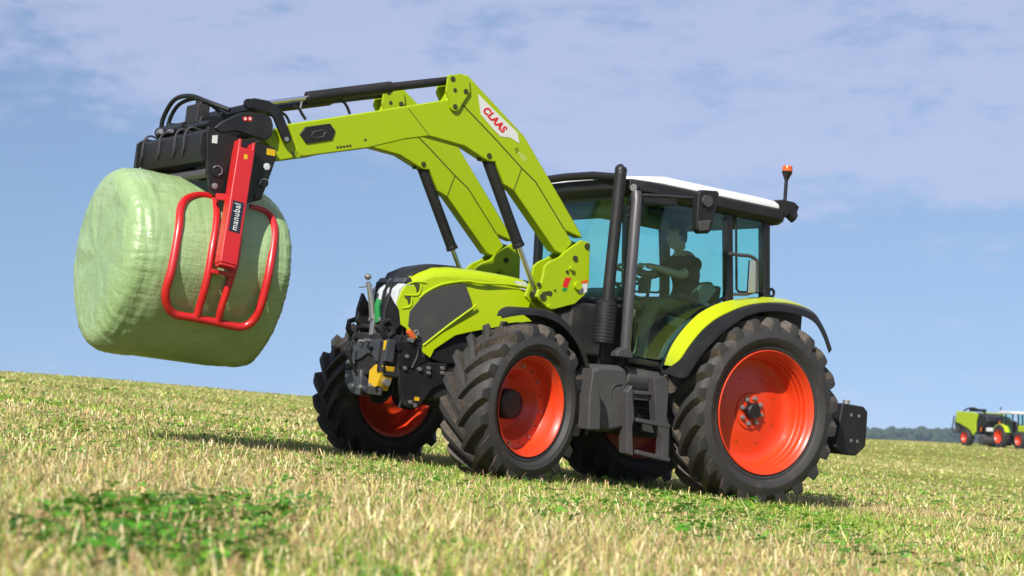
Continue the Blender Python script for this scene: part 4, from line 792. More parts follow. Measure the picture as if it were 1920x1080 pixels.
text_part('lettering', 'manubal', 'decal', ra, nb + dr_ * 0.100 + nrm * 0.0025 - sdn * 0.018, -dr_, sdn * 1.0, 0.068, 0.20, bold=0.0006)
part('small_decal', G().obox(a0 + dr_ * 0.05 + nrm * 0.0575, a0 + dr_ * 0.085 + nrm * 0.0575, 0.028, 0.003, sd), 'yellow', ra)
# tube frame pressed on the bale
loop = [(5.1513, 0.4412, 1.8627), (5.2763, 0.4405, 1.8632), (5.4029, 0.5009, 1.8103), (5.4672, 0.5765, 1.723), (5.4945, 0.6618, 1.5706), (5.5281, 0.7146, 1.2767), (5.5423, 0.6917, 1.1191), (5.51, 0.659, 1.0227), (5.4306, 0.6285, 0.959), (5.2753, 0.6243, 0.9515), (5.0515, 0.6157, 0.9364), (4.8922, 0.6133, 0.9325), (4.8179, 0.6463, 0.9942), (4.7927, 0.6913, 1.1176), (4.7715, 0.7114, 1.3719), (4.7287, 0.6255, 1.6463), (4.7298, 0.5395, 1.7692), (4.7791, 0.486, 1.8244), (4.8892, 0.4737, 1.8355)]
fr = part('tube_frame', G().tube(spline(loop, 5), 0.031, 12), 'red', BGR)
part('inner_tube', G().tube(spline([(5.164, 0.4546, 1.8519), (5.1892, 0.5966, 1.6941), (5.233, 0.6961, 1.4633), (5.2519, 0.7099, 1.215), (5.2594, 0.6255, 0.9536)], 5), 0.029, 12), 'red', fr)
part('inner_tube', G().tube(spline([(5.02, 0.6473, 1.6036), (5.0413, 0.7048, 1.4205), (5.0629, 0.715, 1.2988), (5.0934, 0.6742, 1.062), (5.0826, 0.618, 0.9405)], 5), 0.027, 12), 'red', fr)
part('frame_bridge', G().obox(*[(5.2374, 0.74, 1.3013), (5.06, 0.7399, 1.2911)], 0.05, 0.035), 'red', fr, 0.006)
part('arm_root', G().obox([(5.2454, 0.66, 1.8488)][0], [(5.1287, 0.7, 1.8585)][0], 0.05, 0.05), 'red', fr, 0.006)
tsub = [fr, ra]
for o in tsub: copy_of(o, local=MIRY @ o.matrix_basis)

# ------------------------------------------------------------------ the bale
def m_wrap():
    m, nt, b = nodes('green_stretch_film')
    t = nt.nodes.new('ShaderNodeTexCoord'); mp = nt.nodes.new('ShaderNodeMapping'); lk(nt, t.outputs['Object'], mp.inputs[0]); mp.inputs['Scale'].default_value = (14, 2.2, 2.2)
    n1 = noise(nt, 1.0, 5, 0.6, mp.outputs[0]); n2 = noise(nt, 2.2, 5, 0.6)
    mp2 = nt.nodes.new('ShaderNodeMapping'); lk(nt, t.outputs['Object'], mp2.inputs[0]); mp2.inputs['Scale'].default_value = (3, 9, 9)
    n3 = noise(nt, 2.0, 6, 0.65, mp2.outputs[0])
    c = mix(nt, ramp(nt, n2, 0.35, 0.7), (0.22, 0.3212, 0.1408), (0.2772, 0.3784, 0.1892)); c = mix(nt, ramp(nt, n3, 0.5, 0.8), c, (0.1892, 0.2728, 0.1126))
    lk(nt, c, b.inputs['Base Color']); b.inputs['Roughness'].default_value = 0.27; b.inputs['Specular IOR Level'].default_value = 0.55
    b.inputs['Subsurface Weight'].default_value = 0.0
    wv = nt.nodes.new('ShaderNodeTexWave'); wv.wave_type = 'BANDS'; wv.bands_direction = 'X'; wv.wave_profile = 'SAW'
    mp3 = nt.nodes.new('ShaderNodeMapping'); lk(nt, t.outputs['Object'], mp3.inputs[0]); mp3.inputs['Rotation'].default_value = (0, R(7), R(5))
    lk(nt, mp3.outputs[0], wv.inputs[0]); wv.inputs['Scale'].default_value = 2.6; wv.inputs['Distortion'].default_value = 0.9; wv.inputs['Detail'].default_value = 3
    ad = nt.nodes.new('ShaderNodeMath'); ad.operation = 'ADD'; lk(nt, n1, ad.inputs[0]); lk(nt, n3, ad.inputs[1])
    ad2 = nt.nodes.new('ShaderNodeMath'); ad2.operation = 'MULTIPLY_ADD'; lk(nt, wv.outputs[1], ad2.inputs[0]); ad2.inputs[1].default_value = 0.28; lk(nt, ad.outputs[0], ad2.inputs[2])
    bump(nt, b, ad2.outputs[0], 0.6, 0.02); return m
M['wrap'] = m_wrap()
from mathutils import noise as mnoise
def build_bale():
    BL = thing('wrapped_bale', 'round silage bale wrapped in shiny pale green film held up in the gripper', 'bale', (5.18, 0, 0.62))
    cx, cz, Lh, Rb = 5.185, 1.335, 0.665, 0.69; g = G(); NU, NV = 110, 220; rows = []
    for i in range(NU + 1):
        t = math.pi * i / NU; e = 0.22
        ca, sa = math.cos(t), math.sin(t)
        x = math.copysign(abs(ca) ** e, ca) * Lh; r = max(1e-3, abs(sa) ** 0.23) * Rb
        if i in (0, NU): r = 1e-3
        row = []
        for k in range(NV):
            a = 2 * math.pi * k / NV; y = r * math.cos(a); z = r * math.sin(a); rad = r / Rb
            edge_ = math.exp(-((rad - 0.86) / 0.13) ** 2) * (1 if abs(x) > Lh * 0.7 else 0.15)
            n = 0.028 * mnoise.noise(Vector((x * 1.8, y * 1.7, z * 1.7))) + 0.010 * rad * rad * mnoise.noise(Vector((x * 9, a * 3, 3.0)))
            pl_ = mnoise.noise(Vector((a * 17 + 0.6 * math.sin(a * 5), x * 1.5, 7.0))) + 0.6 * mnoise.noise(Vector((a * 39, x * 3, 2.0)))
            n += 0.016 * edge_ * pl_
            n += 0.006 * mnoise.noise(Vector((x * 26, math.cos(a) * 2.4, math.sin(a) * 2.4)))
            # dents under the tubes: the film bulges between them
            sag = -0.018 * max(0, -math.sin(a)) * rad
            k_ = 1 + n / Rb
            xx = cx + x * (1 + 0.02 * mnoise.noise(Vector((y * 2.2, z * 2.2, 5)))) + (0.012 * mnoise.noise(Vector((y * 7, z * 7, 1))) if rad < 0.8 else 0)
            lo = max(0.0, -math.sin(a)); row.append((xx, y * k_ * (1 - 0.20 * lo ** 1.3), cz + z * k_ + sag))
        rows.append(row)
    g.loft(rows, caps=False); part('film_wrap', g, 'wrap', BL, smooth=True, angle=180)
    return BL
build_bale()

# ------------------------------------------------------------------ the driver
def build_driver():
    D = thing('person', 'driver in navy shirt and khaki trousers steering inside the big tractor cab', 'person', (0.42, 0.02, 1.56))
    J = {'pelvis': (0.37, 0.02, 1.64, .135, .115), 'waist': (0.34, 0.02, 1.78, .13, .10), 'chest': (0.345, 0.02, 1.94, .155, .115), 'collar': (0.40, 0.02, 2.10, .115, .09), 'neck': (0.445, 0.02, 2.17, .064, .062), 'skull': (0.485, 0.03, 2.27, .06, .06)}
    for s, n in ((1, 'l'), (-1, 'r')):
        J[n + 'sh'] = (0.375, 0.02 + s * 0.18, 2.055, .068, .07); J[n + 'up'] = (0.47, 0.02 + s * 0.225, 1.99, .056, .056); J[n + 'el'] = (0.60, 0.02 + s * 0.235, 1.925, .043, .043)
        J[n + 'fo'] = (0.75, 0.02 + s * 0.21, 1.95, .039, .037); J[n + 'wr'] = (0.885, 0.02 + s * 0.175, 1.97, .029, .024); J[n + 'ha'] = (0.945, 0.02 + s * 0.165, 1.965, .04, .02)
        J[n + 'hip'] = (0.44, 0.02 + s * 0.10, 1.635, .095, .09); J[n + 'th'] = (0.62, 0.02 + s * 0.13, 1.65, .085, .08); J[n + 'kn'] = (0.80, 0.02 + s * 0.15, 1.64, .065, .065)
        J[n + 'ca'] = (0.86, 0.02 + s * 0.15, 1.46, .058, .06); J[n + 'an'] = (0.91, 0.02 + s * 0.15, 1.17, .042, .042); J[n + 'to'] = (1.07, 0.02 + s * 0.17, 1.105, .042, .034)
    E = [('pelvis', 'waist'), ('waist', 'chest'), ('chest', 'collar'), ('collar', 'neck'), ('neck', 'skull')]
    for n in 'lr': E += [('collar', n + 'sh'), (n + 'sh', n + 'up'), (n + 'up', n + 'el'), (n + 'el', n + 'fo'), (n + 'fo', n + 'wr'), (n + 'wr', n + 'ha'), ('pelvis', n + 'hip'), (n + 'hip', n + 'th'), (n + 'th', n + 'kn'), (n + 'kn', n + 'ca'), (n + 'ca', n + 'an'), (n + 'an', n + 'to')]
    b = Vector(BASE[D.name]); ks = list(J)
    me = bpy.data.meshes.new('skeleton'); me.from_pydata([Vector(J[k][:3]) - b for k in ks], [(ks.index(p), ks.index(q)) for p, q in E], [])
    o = bpy.data.objects.new('tmp_body', me); COL.objects.link(o)
    sk = o.modifiers.new('skin', 'SKIN'); sk.use_smooth_shade = True
    for i, k in enumerate(ks): me.skin_vertices[0].data[i].radius = J[k][3:]; me.skin_vertices[0].data[i].use_root = (k == 'pelvis')
    o.modifiers.new('sub', 'SUBSURF').levels = 2; o.modifiers['sub'].render_levels = 2
    bpy.context.view_layer.update()
    bme = bpy.data.meshes.new_from_object(o.evaluated_get(bpy.context.evaluated_depsgraph_get())); bpy.data.objects.remove(o)
    V = [tuple(v.co + b) for v in bme.vertices]; F = [tuple(p.vertices) for p in bme.polygons]
    g = G(); mi = []
    for f in F:
        c = sum((Vector(V[i]) for i in f), Vector()) / len(f)
        if c.z < 1.16: m_ = 3
        elif c.z < 1.72 or (c.x > 0.5 and c.z < 1.78): m_ = 2
        elif c.z > 2.125 and c.x > 0.38 and abs(c.y - 0.02) < 0.12: m_ = 0
        elif c.x > 0.545 and c.z > 1.8: m_ = 0
        else: m_ = 1
        mi.append(m_)
    g.v = V; g.f = F; g.mi = mi
    # fingers wrapped over the wheel rim
    for s in (1, -1):
        h = Vector((0.955, 0.02 + s * 0.165, 1.965))
        for k, L in enumerate((0.85, 1.0, 0.95, 0.75)):
            q = h + Vector((0.012 - 0.004 * k, (-0.027 + 0.018 * k) * s, 0.008))
            g.tube([q, q + Vector((0.034 * L, 0, 0.003)), q + Vector((0.052 * L, 0, -0.022 * L)), q + Vector((0.040 * L, 0, -0.045 * L))], [0.0095, 0.009, 0.0085, 0.007], 6, 0)
        q = h + Vector((-0.02, -0.032 * s, -0.004)); g.tube([q, q + Vector((0.025, -0.018 * s, -0.014)), q + Vector((0.048, -0.016 * s, -0.030))], [0.011, 0.010, 0.008], 6, 0)
    # head with brow, nose, mouth, chin and ears, looking forward
    hc = Vector((0.515, 0.03, 2.295)); n0 = len(g.v); NU, NV = 20, 28; pts = []
    for i in range(NU + 1):
        t = math.pi * i / NU
        for k in range(NV):
            a = 2 * math.pi * k / NV; d = Vector((math.sin(t) * math.cos(a), math.sin(t) * math.sin(a), math.cos(t)))
            p = Vector((d.x * 0.098, d.y * 0.077, d.z * 0.118))
            if d.z < -0.15: p.y *= 1 - 0.30 * (-d.z - 0.15); p.x = p.x * (1 - 0.12 * (-d.z)) + 0.012 * (-d.z)
            fx = max(0.0, d.x) ** 3; yy = d.y
            p.x += fx * (0.026 * math.exp(-((yy / 0.16) ** 2) - ((d.z + 0.14) / 0.15) ** 2) + 0.006 * math.exp(-((d.z - 0.22) / 0.10) ** 2) - 0.010 * math.exp(-(((abs(yy) - 0.34) / 0.15) ** 2) - ((d.z - 0.05) / 0.10) ** 2) + 0.008 * math.exp(-((yy / 0.35) ** 2) - ((d.z + 0.50) / 0.06) ** 2) + 0.012 * math.exp(-((yy / 0.3) ** 2) - ((d.z + 0.78) / 0.12) ** 2))
            pts.append(hc + p)
    fs = [(i * NV + k, i * NV + (k + 1) % NV, (i + 1) * NV + (k + 1) % NV, (i + 1) * NV + k) for i in range(NU) for k in range(NV)]
    g.add(pts, fs, 0)
    for s in (1, -1): g.lathe([(-0.006, 0.010), (0, 0.018), (0.008, 0.019), (0.009, 0.012), (0.004, 1e-4)], hc + Vector((-0.006, s * 0.076, -0.006)), (-0.25, s, 0), 12, 0)
    body = part('body', g, ['skin', 'navy', 'khaki', 'seat'], D, angle=180)
    hg_ = G(); hp = []
    for i in range(13):
        t = math.pi * 0.62 * i / 12
        for k in range(NV):
            a = 2 * math.pi * k / NV; d = Vector((math.sin(t) * math.cos(a), math.sin(t) * math.sin(a), math.cos(t)))
            front = max(0.0, d.x); lim = 1.0 - 0.06 * (front > 0.45 and d.z < 0.42)
            cut = 0.86 if (d.x > 0.35 and d.z < 0.45) or (d.x > 0.1 and d.z < 0.0) else 1.09
            hp.append(hc + Vector((d.x * 0.098 * cut, d.y * 0.079 * cut, d.z * 0.118 * cut + 0.004)))
    hg_.add(hp, [(i * NV + k, i * NV + (k + 1) % NV, (i + 1) * NV + (k + 1) % NV, (i + 1) * NV + k) for i in range(12) for k in range(NV)])
    part('hair', hg_, 'hair', body, angle=180)
    for s in (1, -1): part('eye', G().lathe([(-0.006, 1e-4), (-0.004, 0.008), (0.002, 0.009), (0.005, 1e-4)], hc + Vector((0.082, s * 0.029, 0.008)), (1, 0, 0), 10), 'eye', body)
build_driver()

# ------------------------------------------------------------------ the baler train far across the field
HX, HY = 0.292, -0.957
HEAD = math.atan2(HY, HX)
def world_at(x, y):
    z = float(ground_z(x, y)); e = 0.5
    gx = float(ground_z(x + e, y) - ground_z(x - e, y)) / (2 * e); gy = float(ground_z(x, y + e) - ground_z(x, y - e)) / (2 * e)
    n = Vector((-gx, -gy, 1)).normalized(); f = Vector((math.cos(HEAD), math.sin(HEAD), 0)); f = (f - n * f.dot(n)).normalized(); l = n.cross(f)
    return Matrix(((f.x, l.x, n.x, x), (f.y, l.y, n.y, y), (f.z, l.z, n.z, z), (0, 0, 0, 1)))
def far_wheel(root, x, y, r, w, rr):
    s = 1 if y > 0 else -1
    o = part('wheel', G().lathe([(0, 1e-4), (0.0, rr * 0.5), (0.10 * w / 0.4, rr * 0.86), (0.2 * w / 0.4, rr), (0.22 * w / 0.4, rr * 1.02)], (x, y, r), (0, s, 0), 28).lathe([(0.02, 1e-4), (0.05, 0.1 * r), (0.06, 1e-4)], (x, y, r), (0, s, 0), 12), 'orange', root)
    t = G().lathe([(-w / 2, rr), (-w / 2, r * 0.9), (-w * 0.4, r * 0.97), (w * 0.4, r * 0.97), (w / 2, r * 0.9), (w / 2 + 0.01, rr * 1.1), (w / 2 - 0.02, rr)], (x, y, r), (0, s, 0), 32)
    for k in range(18):
        a = 2 * math.pi * k / 18
        t.obox((x + (r - 0.02) * math.cos(a), y - w * 0.45, r + (r - 0.02) * math.sin(a)), (x + (r - 0.02) * math.cos(a + 0.18), y, r + (r - 0.02) * math.sin(a + 0.18)), 0.05, 0.05, (math.cos(a), 0, math.sin(a)))
        t.obox((x + (r - 0.02) * math.cos(a + 0.36), y + w * 0.0, r + (r - 0.02) * math.sin(a + 0.36)), (x + (r - 0.02) * math.cos(a + 0.18), y + w * 0.45, r + (r - 0.02) * math.sin(a + 0.18)), 0.05, 0.05, (math.cos(a), 0, math.sin(a)))
    part('tyre', t, 'rubber', o)
FM = world_at(37.1, 117.6)
FT = thing('tractor', 'small distant lime green tractor towing a baler across the far field', 'tractor', (0, 0, 0), mat=FM)
for s in (1, -1):
    far_wheel(FT, 0, 0.85 * s, 0.88, 0.5, 0.52); far_wheel(FT, 2.65, 0.85 * s, 0.66, 0.42, 0.38)
    part('rear_fender', G().loft([[(0.98 * math.cos(a), (0.62 + d) * s, 0.88 + 0.98 * math.sin(a)) for d in (0, 0.42)] + [(0.93 * math.cos(a), (0.62 + d) * s, 0.88 + 0.93 * math.sin(a)) for d in (0.42, 0)] for a in np.radians([20, 45, 70, 95, 120, 150])]), 'band', FT)
    for a, b_ in (((1.45, 1.1), (1.4, 2.62)), ((0.45, 1.75), (0.45, 2.62)), ((-0.15, 1.8), (-0.1, 2.62))): part('pillar', G().obox((a[0], 0.78 * s, a[1]), (b_[0], 0.74 * s, b_[1]), 0.09, 0.09), 'black', FT)
    part('side_window', G().prism([(1.42, 1.15), (1.40, 2.6), (-0.1, 2.6), (-0.12, 1.85), (0.6, 1.75), (0.95, 1.2)], 0.755 * s, 0.76 * s), 'glass', FT, smooth=False)
part('chassis', G().box(-0.4, 3.2, -0.32, 0.32, 0.55, 1.15), 'chassis', FT, 0.04)
part('hood', G().prism([(1.6, 1.1), (3.5, 1.05), (3.6, 1.45), (3.3, 1.68), (1.6, 1.78)], -0.42, 0.42), 'hood', FT, 0.08, 3)
part('grille', G().box(3.45, 3.63, -0.3, 0.3, 1.0, 1.45), 'plastic', FT, 0.03)
part('roof', G().box(-0.35, 1.55, -0.88, 0.88, 2.62, 2.84), 'white', FT, 0.07, 3)
part('seat', G().box(0.0, 0.25, -0.3, 0.3, 1.2, 2.1), 'seat', FT, 0.03); part('dashboard', G().box(1.1, 1.4, -0.3, 0.3, 1.2, 1.75), 'seat', FT, 0.03)
part('cab_base', G().box(-0.15, 1.5, -0.7, 0.7, 0.95, 1.2), 'chassis', FT, 0.03)
part('beacon', G().tube([(-0.30, -0.72, 2.84), (-0.30, -0.72, 3.02)], 0.03, 8).disc((-0.30, -0.72, 3.02), (0, 0, 1), 0.07, 0.12, 12), 'black', FT)
part('rear_lamp', G().box(-0.42, -0.33, -0.8, -0.55, 1.85, 2.05).box(-0.42, -0.33, 0.55, 0.8, 1.85, 2.05), 'amber', FT, 0.02)
BM = world_at(37.1 - HX * 4.3, 117.6 - HY * 4.3) @ Matrix.Scale(1.14, 4)
BA = thing('baler', 'distant lime green round baler trailing behind the far tractor', 'baler', (0, 0, 0), mat=BM)
for s in (1, -1): far_wheel(BA, 0, 1.02 * s, 0.60, 0.48, 0.36)
for s in (1, -1):
    part('side_shell', G().prism([(-1.35, 2.42), (0.95, 2.36), (1.45, 2.22), (1.20, 1.75), (1.15, 0.98), (0.85, 0.72), (0.45, 1.12), (-0.9, 1.55), (-1.40, 1.62)], 0.98 * s, 1.10 * s), 'hood', BA, 0.05, 3)
    part('shell_trim', G().prism([(-0.9, 1.55), (0.45, 1.12), (0.85, 0.72), (0.7, 0.7), (0.35, 1.0), (-0.95, 1.35)], 1.0 * s, 1.06 * s), 'plastic', BA, 0.02)
part('bale_chamber', G().box(-1.25, 1.1, -0.97, 0.97, 0.85, 2.30), 'chassis', BA, 0.1)
part('tailgate', G().prism([(-1.25, 0.9), (-1.25, 2.38), (-1.55, 2.25), (-1.85, 1.6), (-1.65, 0.95)], -0.95, 0.95), 'grey', BA, 0.06)
part('tail_frame', G().tube([(-1.75, -1.0, 2.1), (-1.95, -1.0, 1.4), (-1.95, -1.0, 0.95)], 0.05, 8).tube([(-1.95, -1.0, 0.95), (-1.95, 1.0, 0.95)], 0.05, 8).tube([(-1.95, 1.0, 0.95), (-1.95, 1.0, 1.4), (-1.75, 1.0, 2.1)], 0.05, 8), 'tube', BA)
part('top_hose_rail', G().tube(spline([(-1.0, -0.7, 2.45), (-0.6, -0.6, 2.62), (0.1, -0.6, 2.66), (0.7, -0.5, 2.52), (1.3, -0.4, 2.35)], 5), 0.06, 8).box(-0.6, 0.0, -0.5, 0.5, 2.42, 2.62), 'black', BA)
part('net_wrap_box', G().prism([(1.20, 1.35), (2.1, 1.30), (2.5, 1.75), (2.3, 2.08), (1.5, 2.20), (1.25, 2.1)], -0.98, 0.98), 'plastic', BA, 0.08, 3)
part('pickup', G().lathe([(-1.15, 1e-4), (-1.15, 0.34), (1.15, 0.34), (1.15, 1e-4)], (1.95, 0, 0.44), (0, 1, 0), 24), 'grey', BA)
part('drawbar', G().obox((1.2, -0.2, 0.85), (3.7, -0.03, 0.62), 0.14, 0.16).obox((1.2, 0.2, 0.85), (3.7, 0.03, 0.62), 0.14, 0.16), 'chassis', BA, 0.02)
part('driveshaft', G().tube([(1.8, 0, 1.0), (3.8, 0, 0.85)], 0.09, 12), 'black', BA)
part('hose_bundle', G().tube(spline([(2.4, -0.3, 1.9), (3.2, -0.2, 2.0), (3.4, 0, 1.8), (3.7, 0, 1.5)], 6), 0.06, 8), 'black', BA)
part('tool_box', G().box(2.25, 2.55, -0.95, -0.55, 1.05, 1.32), 'decal', BA, 0.03); part('reflector', G().box(1.62, 1.8, -1.0, -0.985, 1.05, 1.35), 'amber', BA, 0.01)

# ------------------------------------------------------------------ grass, stubble and clover
def m_grass(name, transl=0.3, rough=0.6):
    m, nt, b = nodes(name); at = nt.nodes.new('ShaderNodeAttribute'); at.attribute_name = 'Col'
    lk(nt, at.outputs['Color'], b.inputs['Base Color']); b.inputs['Roughness'].default_value = rough; b.inputs['Specular IOR Level'].default_value = 0.25
    tr = nt.nodes.new('ShaderNodeBsdfTranslucent'); lk(nt, at.outputs['Color'], tr.inputs[0]); mx = nt.nodes.new('ShaderNodeMixShader'); mx.inputs[0].default_value = transl
    lk(nt, b.outputs[0], mx.inputs[1]); lk(nt, tr.outputs[0], mx.inputs[2]); lk(nt, mx.outputs[0], nt.nodes['Material Output'].inputs[0]); return m
M['stubble'] = m_grass('stubble', 0.28, 0.6); M['clover'] = m_grass('clover_leaf', 0.35, 0.42)
def fbm(X, Y, f, seed, octv=3):
    r = np.random.default_rng(seed); o = np.zeros_like(X); a = 1.0
    for _ in range(octv):
        for _k in range(4):
            t = r.uniform(0, 2 * math.pi); o += a * np.sin(f * (X * math.cos(t) + Y * math.sin(t)) + r.uniform(0, 6.28)) / 4
        f *= 2.1; a *= 0.6
    return o
def tri_object(name, V, F, C, mat, label, cat):
    me = bpy.data.meshes.new(name); me.vertices.add(len(V)); me.vertices.foreach_set('co', np.ascontiguousarray(V, dtype=np.float32).ravel())
    me.loops.add(F.size); me.loops.foreach_set('vertex_index', F.ravel().astype(np.int32)); me.polygons.add(len(F))
    me.polygons.foreach_set('loop_start', np.arange(0, F.size, F.shape[1], dtype=np.int32)); me.update(calc_edges=True)
    ca = me.attributes.new('Col', 'FLOAT_COLOR', 'POINT'); ca.data.foreach_set('color', np.concatenate([C, np.ones((len(C), 1))], 1).astype(np.float32).ravel())
    me.materials.append(M[mat]); o = bpy.data.objects.new(name, me); COL.objects.link(o); return tag(o, label, cat, None, 'stuff')
STRAW = np.array([(0.64, 0.52, 0.26), (0.56, 0.46, 0.18), (0.78, 0.67, 0.40), (0.50, 0.37, 0.17), (0.42, 0.24, 0.13)]); GREEN = np.array([(0.31, 0.45, 0.06), (0.20, 0.37, 0.035), (0.45, 0.53, 0.10), (0.12, 0.27, 0.025)])
def scatter(n, r0, r1, th):
    r = np.sqrt(RNG.random(n) * (r1 * r1 - r0 * r0) + r0 * r0); t = RNG.uniform(-th, th, n); return CX + r * np.sin(t), CY + r * np.cos(t), r
def greenness(X, Y):
    return 0.5 * fbm(X, Y, 0.55, 3) + 0.35 * fbm(X, Y, 2.3, 5) + 0.65 * fbm(X * 0.10, Y * 1.1, 0.8, 9)
def stubble():
    VV = []; FF = []; CC = []; n0 = 0
    for n, r0, r1, th, hm, wm, lean in ((150000, 3.6, 9.0, 0.42, 0.055, 0.0045, 0.45), (210000, 9.0, 17.5, 0.40, 0.046, 0.0060, 0.65), (170000, 17.5, 36, 0.37, 0.042, 0.013, 0.8), (100000, 36, 75, 0.35, 0.048, 0.03, 0.8), (70000, 75, 190, 0.35, 0.06, 0.07, 0.7)):
        X, Y, r = scatter(n, r0, r1, th); Z = ground_z(X, Y); gn = greenness(X, Y) + 0.0
        isg = RNG.random(n) < np.clip((0.58 if r0 < 8 else 0.68) + 0.45 * gn, 0.15, 0.94)
        h = hm * np.clip(RNG.lognormal(-0.12, 0.42, n), 0.3, 2.3) * np.where(isg, 0.85, 1.0); w = wm * RNG.uniform(0.6, 1.5, n)
        tall = RNG.random(n) < 0.004; h = np.where(tall, h * 2.0, h)
        yaw = RNG.uniform(0, 2 * math.pi, n); ld = RNG.uniform(0, 2 * math.pi, n); la = np.abs(RNG.normal(0, lean, n)); la = np.where(RNG.random(n) < 0.18, la + 0.7, la); la = np.clip(la, 0, 1.35)
        d = np.stack([np.cos(ld) * np.sin(la), np.sin(ld) * np.sin(la), np.cos(la)], 1); s = np.stack([np.cos(yaw), np.sin(yaw), np.zeros(n)], 1)
        B = np.stack([X, Y, Z - 0.004], 1); k = (h * 0.55)[:, None]; hh = h[:, None]; ww = w[:, None] / 2
        curl = np.stack([np.cos(ld), np.sin(ld), -0.3 * np.ones(n)], 1) * (np.where(isg, 0.35, 0.08) * h)[:, None]
        P = np.stack([B - s * ww, B + s * ww, B + d * k + s * ww * 0.85, B + d * k - s * ww * 0.85, B + d * hh + curl + s * ww * np.where(isg, 0.1, 0.7)[:, None], B + d * hh + curl - s * ww * np.where(isg, 0.1, 0.7)[:, None]], 1)
        idx = n0 + np.arange(n)[:, None] * 6; FF += [idx + np.array([[0, 1, 2, 3]]), idx + np.array([[3, 2, 4, 5]])]; n0 += 6 * n; VV.append(P.reshape(-1, 3))
        c = np.where(isg[:, None], GREEN[RNG.integers(0, len(GREEN), n)], STRAW[RNG.integers(0, len(STRAW), n)]) * RNG.uniform(0.5, 1.4, (n, 1)) * 0.96
        if r0 > 30: c = c * 0.75 + 0.25 * c.mean(0)
        c6 = np.repeat(c[:, None, :], 6, 1); VV_ = c6.reshape(-1, 3); CC.append(VV_)
    tri_object('grass', np.concatenate(VV), np.concatenate(FF), np.clip(np.concatenate(CC), 0, 1), 'stubble', 'short straw stubble and mown grass covering the field', 'grass')
stubble()
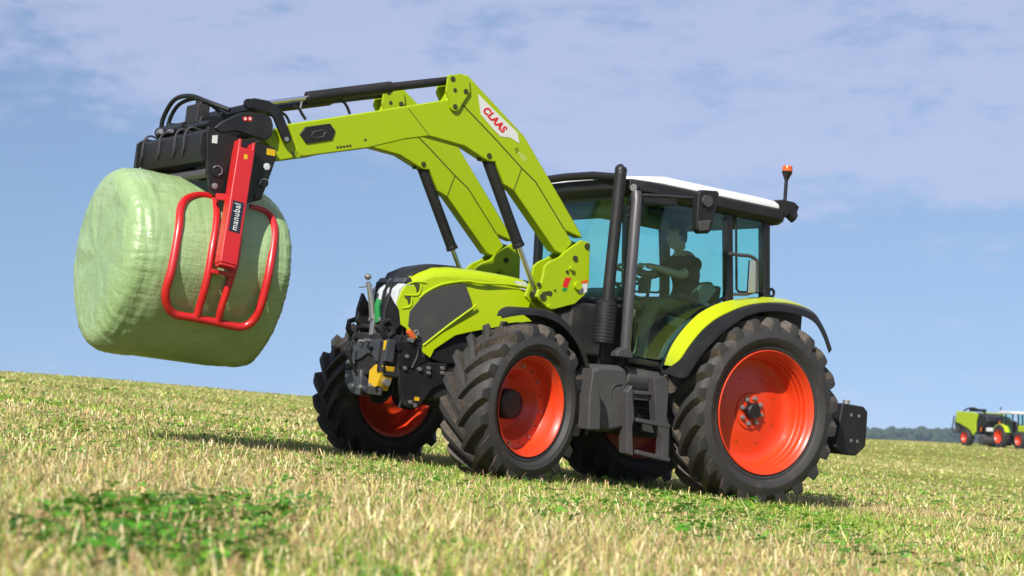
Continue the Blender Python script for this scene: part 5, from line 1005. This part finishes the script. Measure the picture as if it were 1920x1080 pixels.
def clover():
    X, Y, r = [np.concatenate(a) for a in zip(scatter(26000, 3.6, 9, 0.42), scatter(34000, 9, 19, 0.38), scatter(22000, 19, 42, 0.36))]
    pm = 0.55 * fbm(X, Y, 1.5, 21) + 0.5 * fbm(X, Y, 4.5, 23); keep = RNG.random(len(X)) < np.clip((pm - 0.22) * 1.6, 0.015, 1)
    X = X[keep]; Y = Y[keep]; sizeb = np.ones(len(X))
    # the thick patches of regrowth in front of the tractor
    for px, py, sx, sy, m_, big_ in CLOVER_PATCHES:
        n = int(m_); X = np.concatenate([X, px + RNG.normal(0, sx, n)]); Y = np.concatenate([Y, py + RNG.normal(0, sy, n)]); sizeb = np.concatenate([sizeb, np.full(n, big_)])
    r = np.hypot(X - CX, Y - CY); n = len(X); Z = ground_z(X, Y) + RNG.uniform(0.010, 0.055, n) * np.where(sizeb > 1.1, 1.9, 1.0)
    VV = []; CC = []; FF = []; n0 = 0; base = RNG.uniform(0, 2 * math.pi, n); tilt = RNG.normal(0, 0.45, n); td = RNG.uniform(0, 2 * math.pi, n)
    L0_ = RNG.uniform(0.011, 0.024, n) * sizeb * np.clip(r / 12, 0.8, 2.2)
    nrm = np.stack([np.sin(tilt) * np.cos(td), np.sin(tilt) * np.sin(td), np.cos(tilt)], 1)
    col = np.array([(0.07, 0.26, 0.015), (0.11, 0.36, 0.025), (0.045, 0.18, 0.014), (0.18, 0.42, 0.04)])[RNG.integers(0, 4, n)] * RNG.uniform(0.5, 1.4, (n, 1)) * 0.8
    for leaf in range(3):
        a = base + leaf * 2.1; d = np.stack([np.cos(a), np.sin(a), np.zeros(n)], 1); d -= nrm * (d * nrm).sum(1, keepdims=True); s = np.cross(nrm, d); L = L0_[:, None]
        C0 = np.stack([X, Y, Z], 1)
        P = np.stack([C0, C0 + d * L * 0.5 + s * L * 0.38 + nrm * L * 0.15, C0 + d * L * 1.0 + s * L * 0.25 + nrm * L * 0.05, C0 + d * L * 1.1, C0 + d * L * 1.0 - s * L * 0.25 + nrm * L * 0.05, C0 + d * L * 0.5 - s * L * 0.38 + nrm * L * 0.15], 1)
        idx = n0 + np.arange(n)[:, None] * 6; FF += [idx + np.array([[0, 1, 2, 3]]), idx + np.array([[0, 3, 4, 5]])]; n0 += 6 * n; VV.append(P.reshape(-1, 3)); CC.append(np.repeat(col, 6, 0))
    tri_object('clover', np.concatenate(VV), np.concatenate(FF), np.clip(np.concatenate(CC), 0, 1), 'clover', 'bright green clover leaves growing through the stubble', 'clover')
CLOVER_PATCHES = [(-2.7954, -10.2226, 0.1276, 0.5782, 210, 1.9), (-2.7439, -9.5261, 0.1341, 0.5683, 200, 1.9), (-2.4974, -9.6873, 0.0419, 0.4848, 80, 1.9), (-2.9853, -10.5639, 0.0641, 0.6283, 150, 1.9), (-2.6797, -11.1356, 0.0629, 0.3054, 110, 1.9), (-4.7871, -4.6168, 0.0543, 2.1814, 260, 1.15), (-4.0531, -6.2772, 0.0874, 1.2418, 160, 1.15), (-4.0591, -0.937, 0.1602, 1.471, 90, 1.15), (0.1911, -6.0306, 0.1064, 1.772, 70, 1.9), (-1.4277, -6.6664, 0.2017, 0.6454, 60, 1.9), (-0.4422, -5.232, 0.3258, 1.3716, 160, 1.9), (-0.7767, -7.2148, 0.16, 0.6692, 80, 1.9), (-2.7066, -5.2145, 0.1688, 0.7224, 90, 1.15), (-2.3068, -5.294, 0.292, 0.8654, 120, 1.15), (-1.068, -3.991, 0.4466, 1.1049, 120, 1.15), (0.0464, -7.9449, 0.1691, 0.6413, 60, 1.9), (-2.4203, -10.9475, 0.0501, 0.2994, 60, 1.9), (-0.0617, -5.311, 0.4724, 1.0186, 120, 1.9)]
clover()

# ------------------------------------------------------------------ summer haze
hz = bpy.data.materials.new('summer_haze'); hz.use_nodes = True; nt = hz.node_tree; nt.nodes.clear()
ho = nt.nodes.new('ShaderNodeOutputMaterial'); hv = nt.nodes.new('ShaderNodeVolumePrincipled'); hv.inputs['Density'].default_value = 0.00016; hv.inputs['Color'].default_value = (0.62, 0.78, 1.0, 1); hv.inputs['Anisotropy'].default_value = 0.0
nt.links.new(hv.outputs[0], ho.inputs['Volume']); M['haze'] = hz
me = mesh_of('haze', G().box(-6300, 6300, -6300, 6300, -16.0, 16.0), 'haze', False); ob = bpy.data.objects.new('haze', me); COL.objects.link(ob)
tag(ob, 'thin blue summer haze over the far field and woodland', 'haze', None, 'stuff')
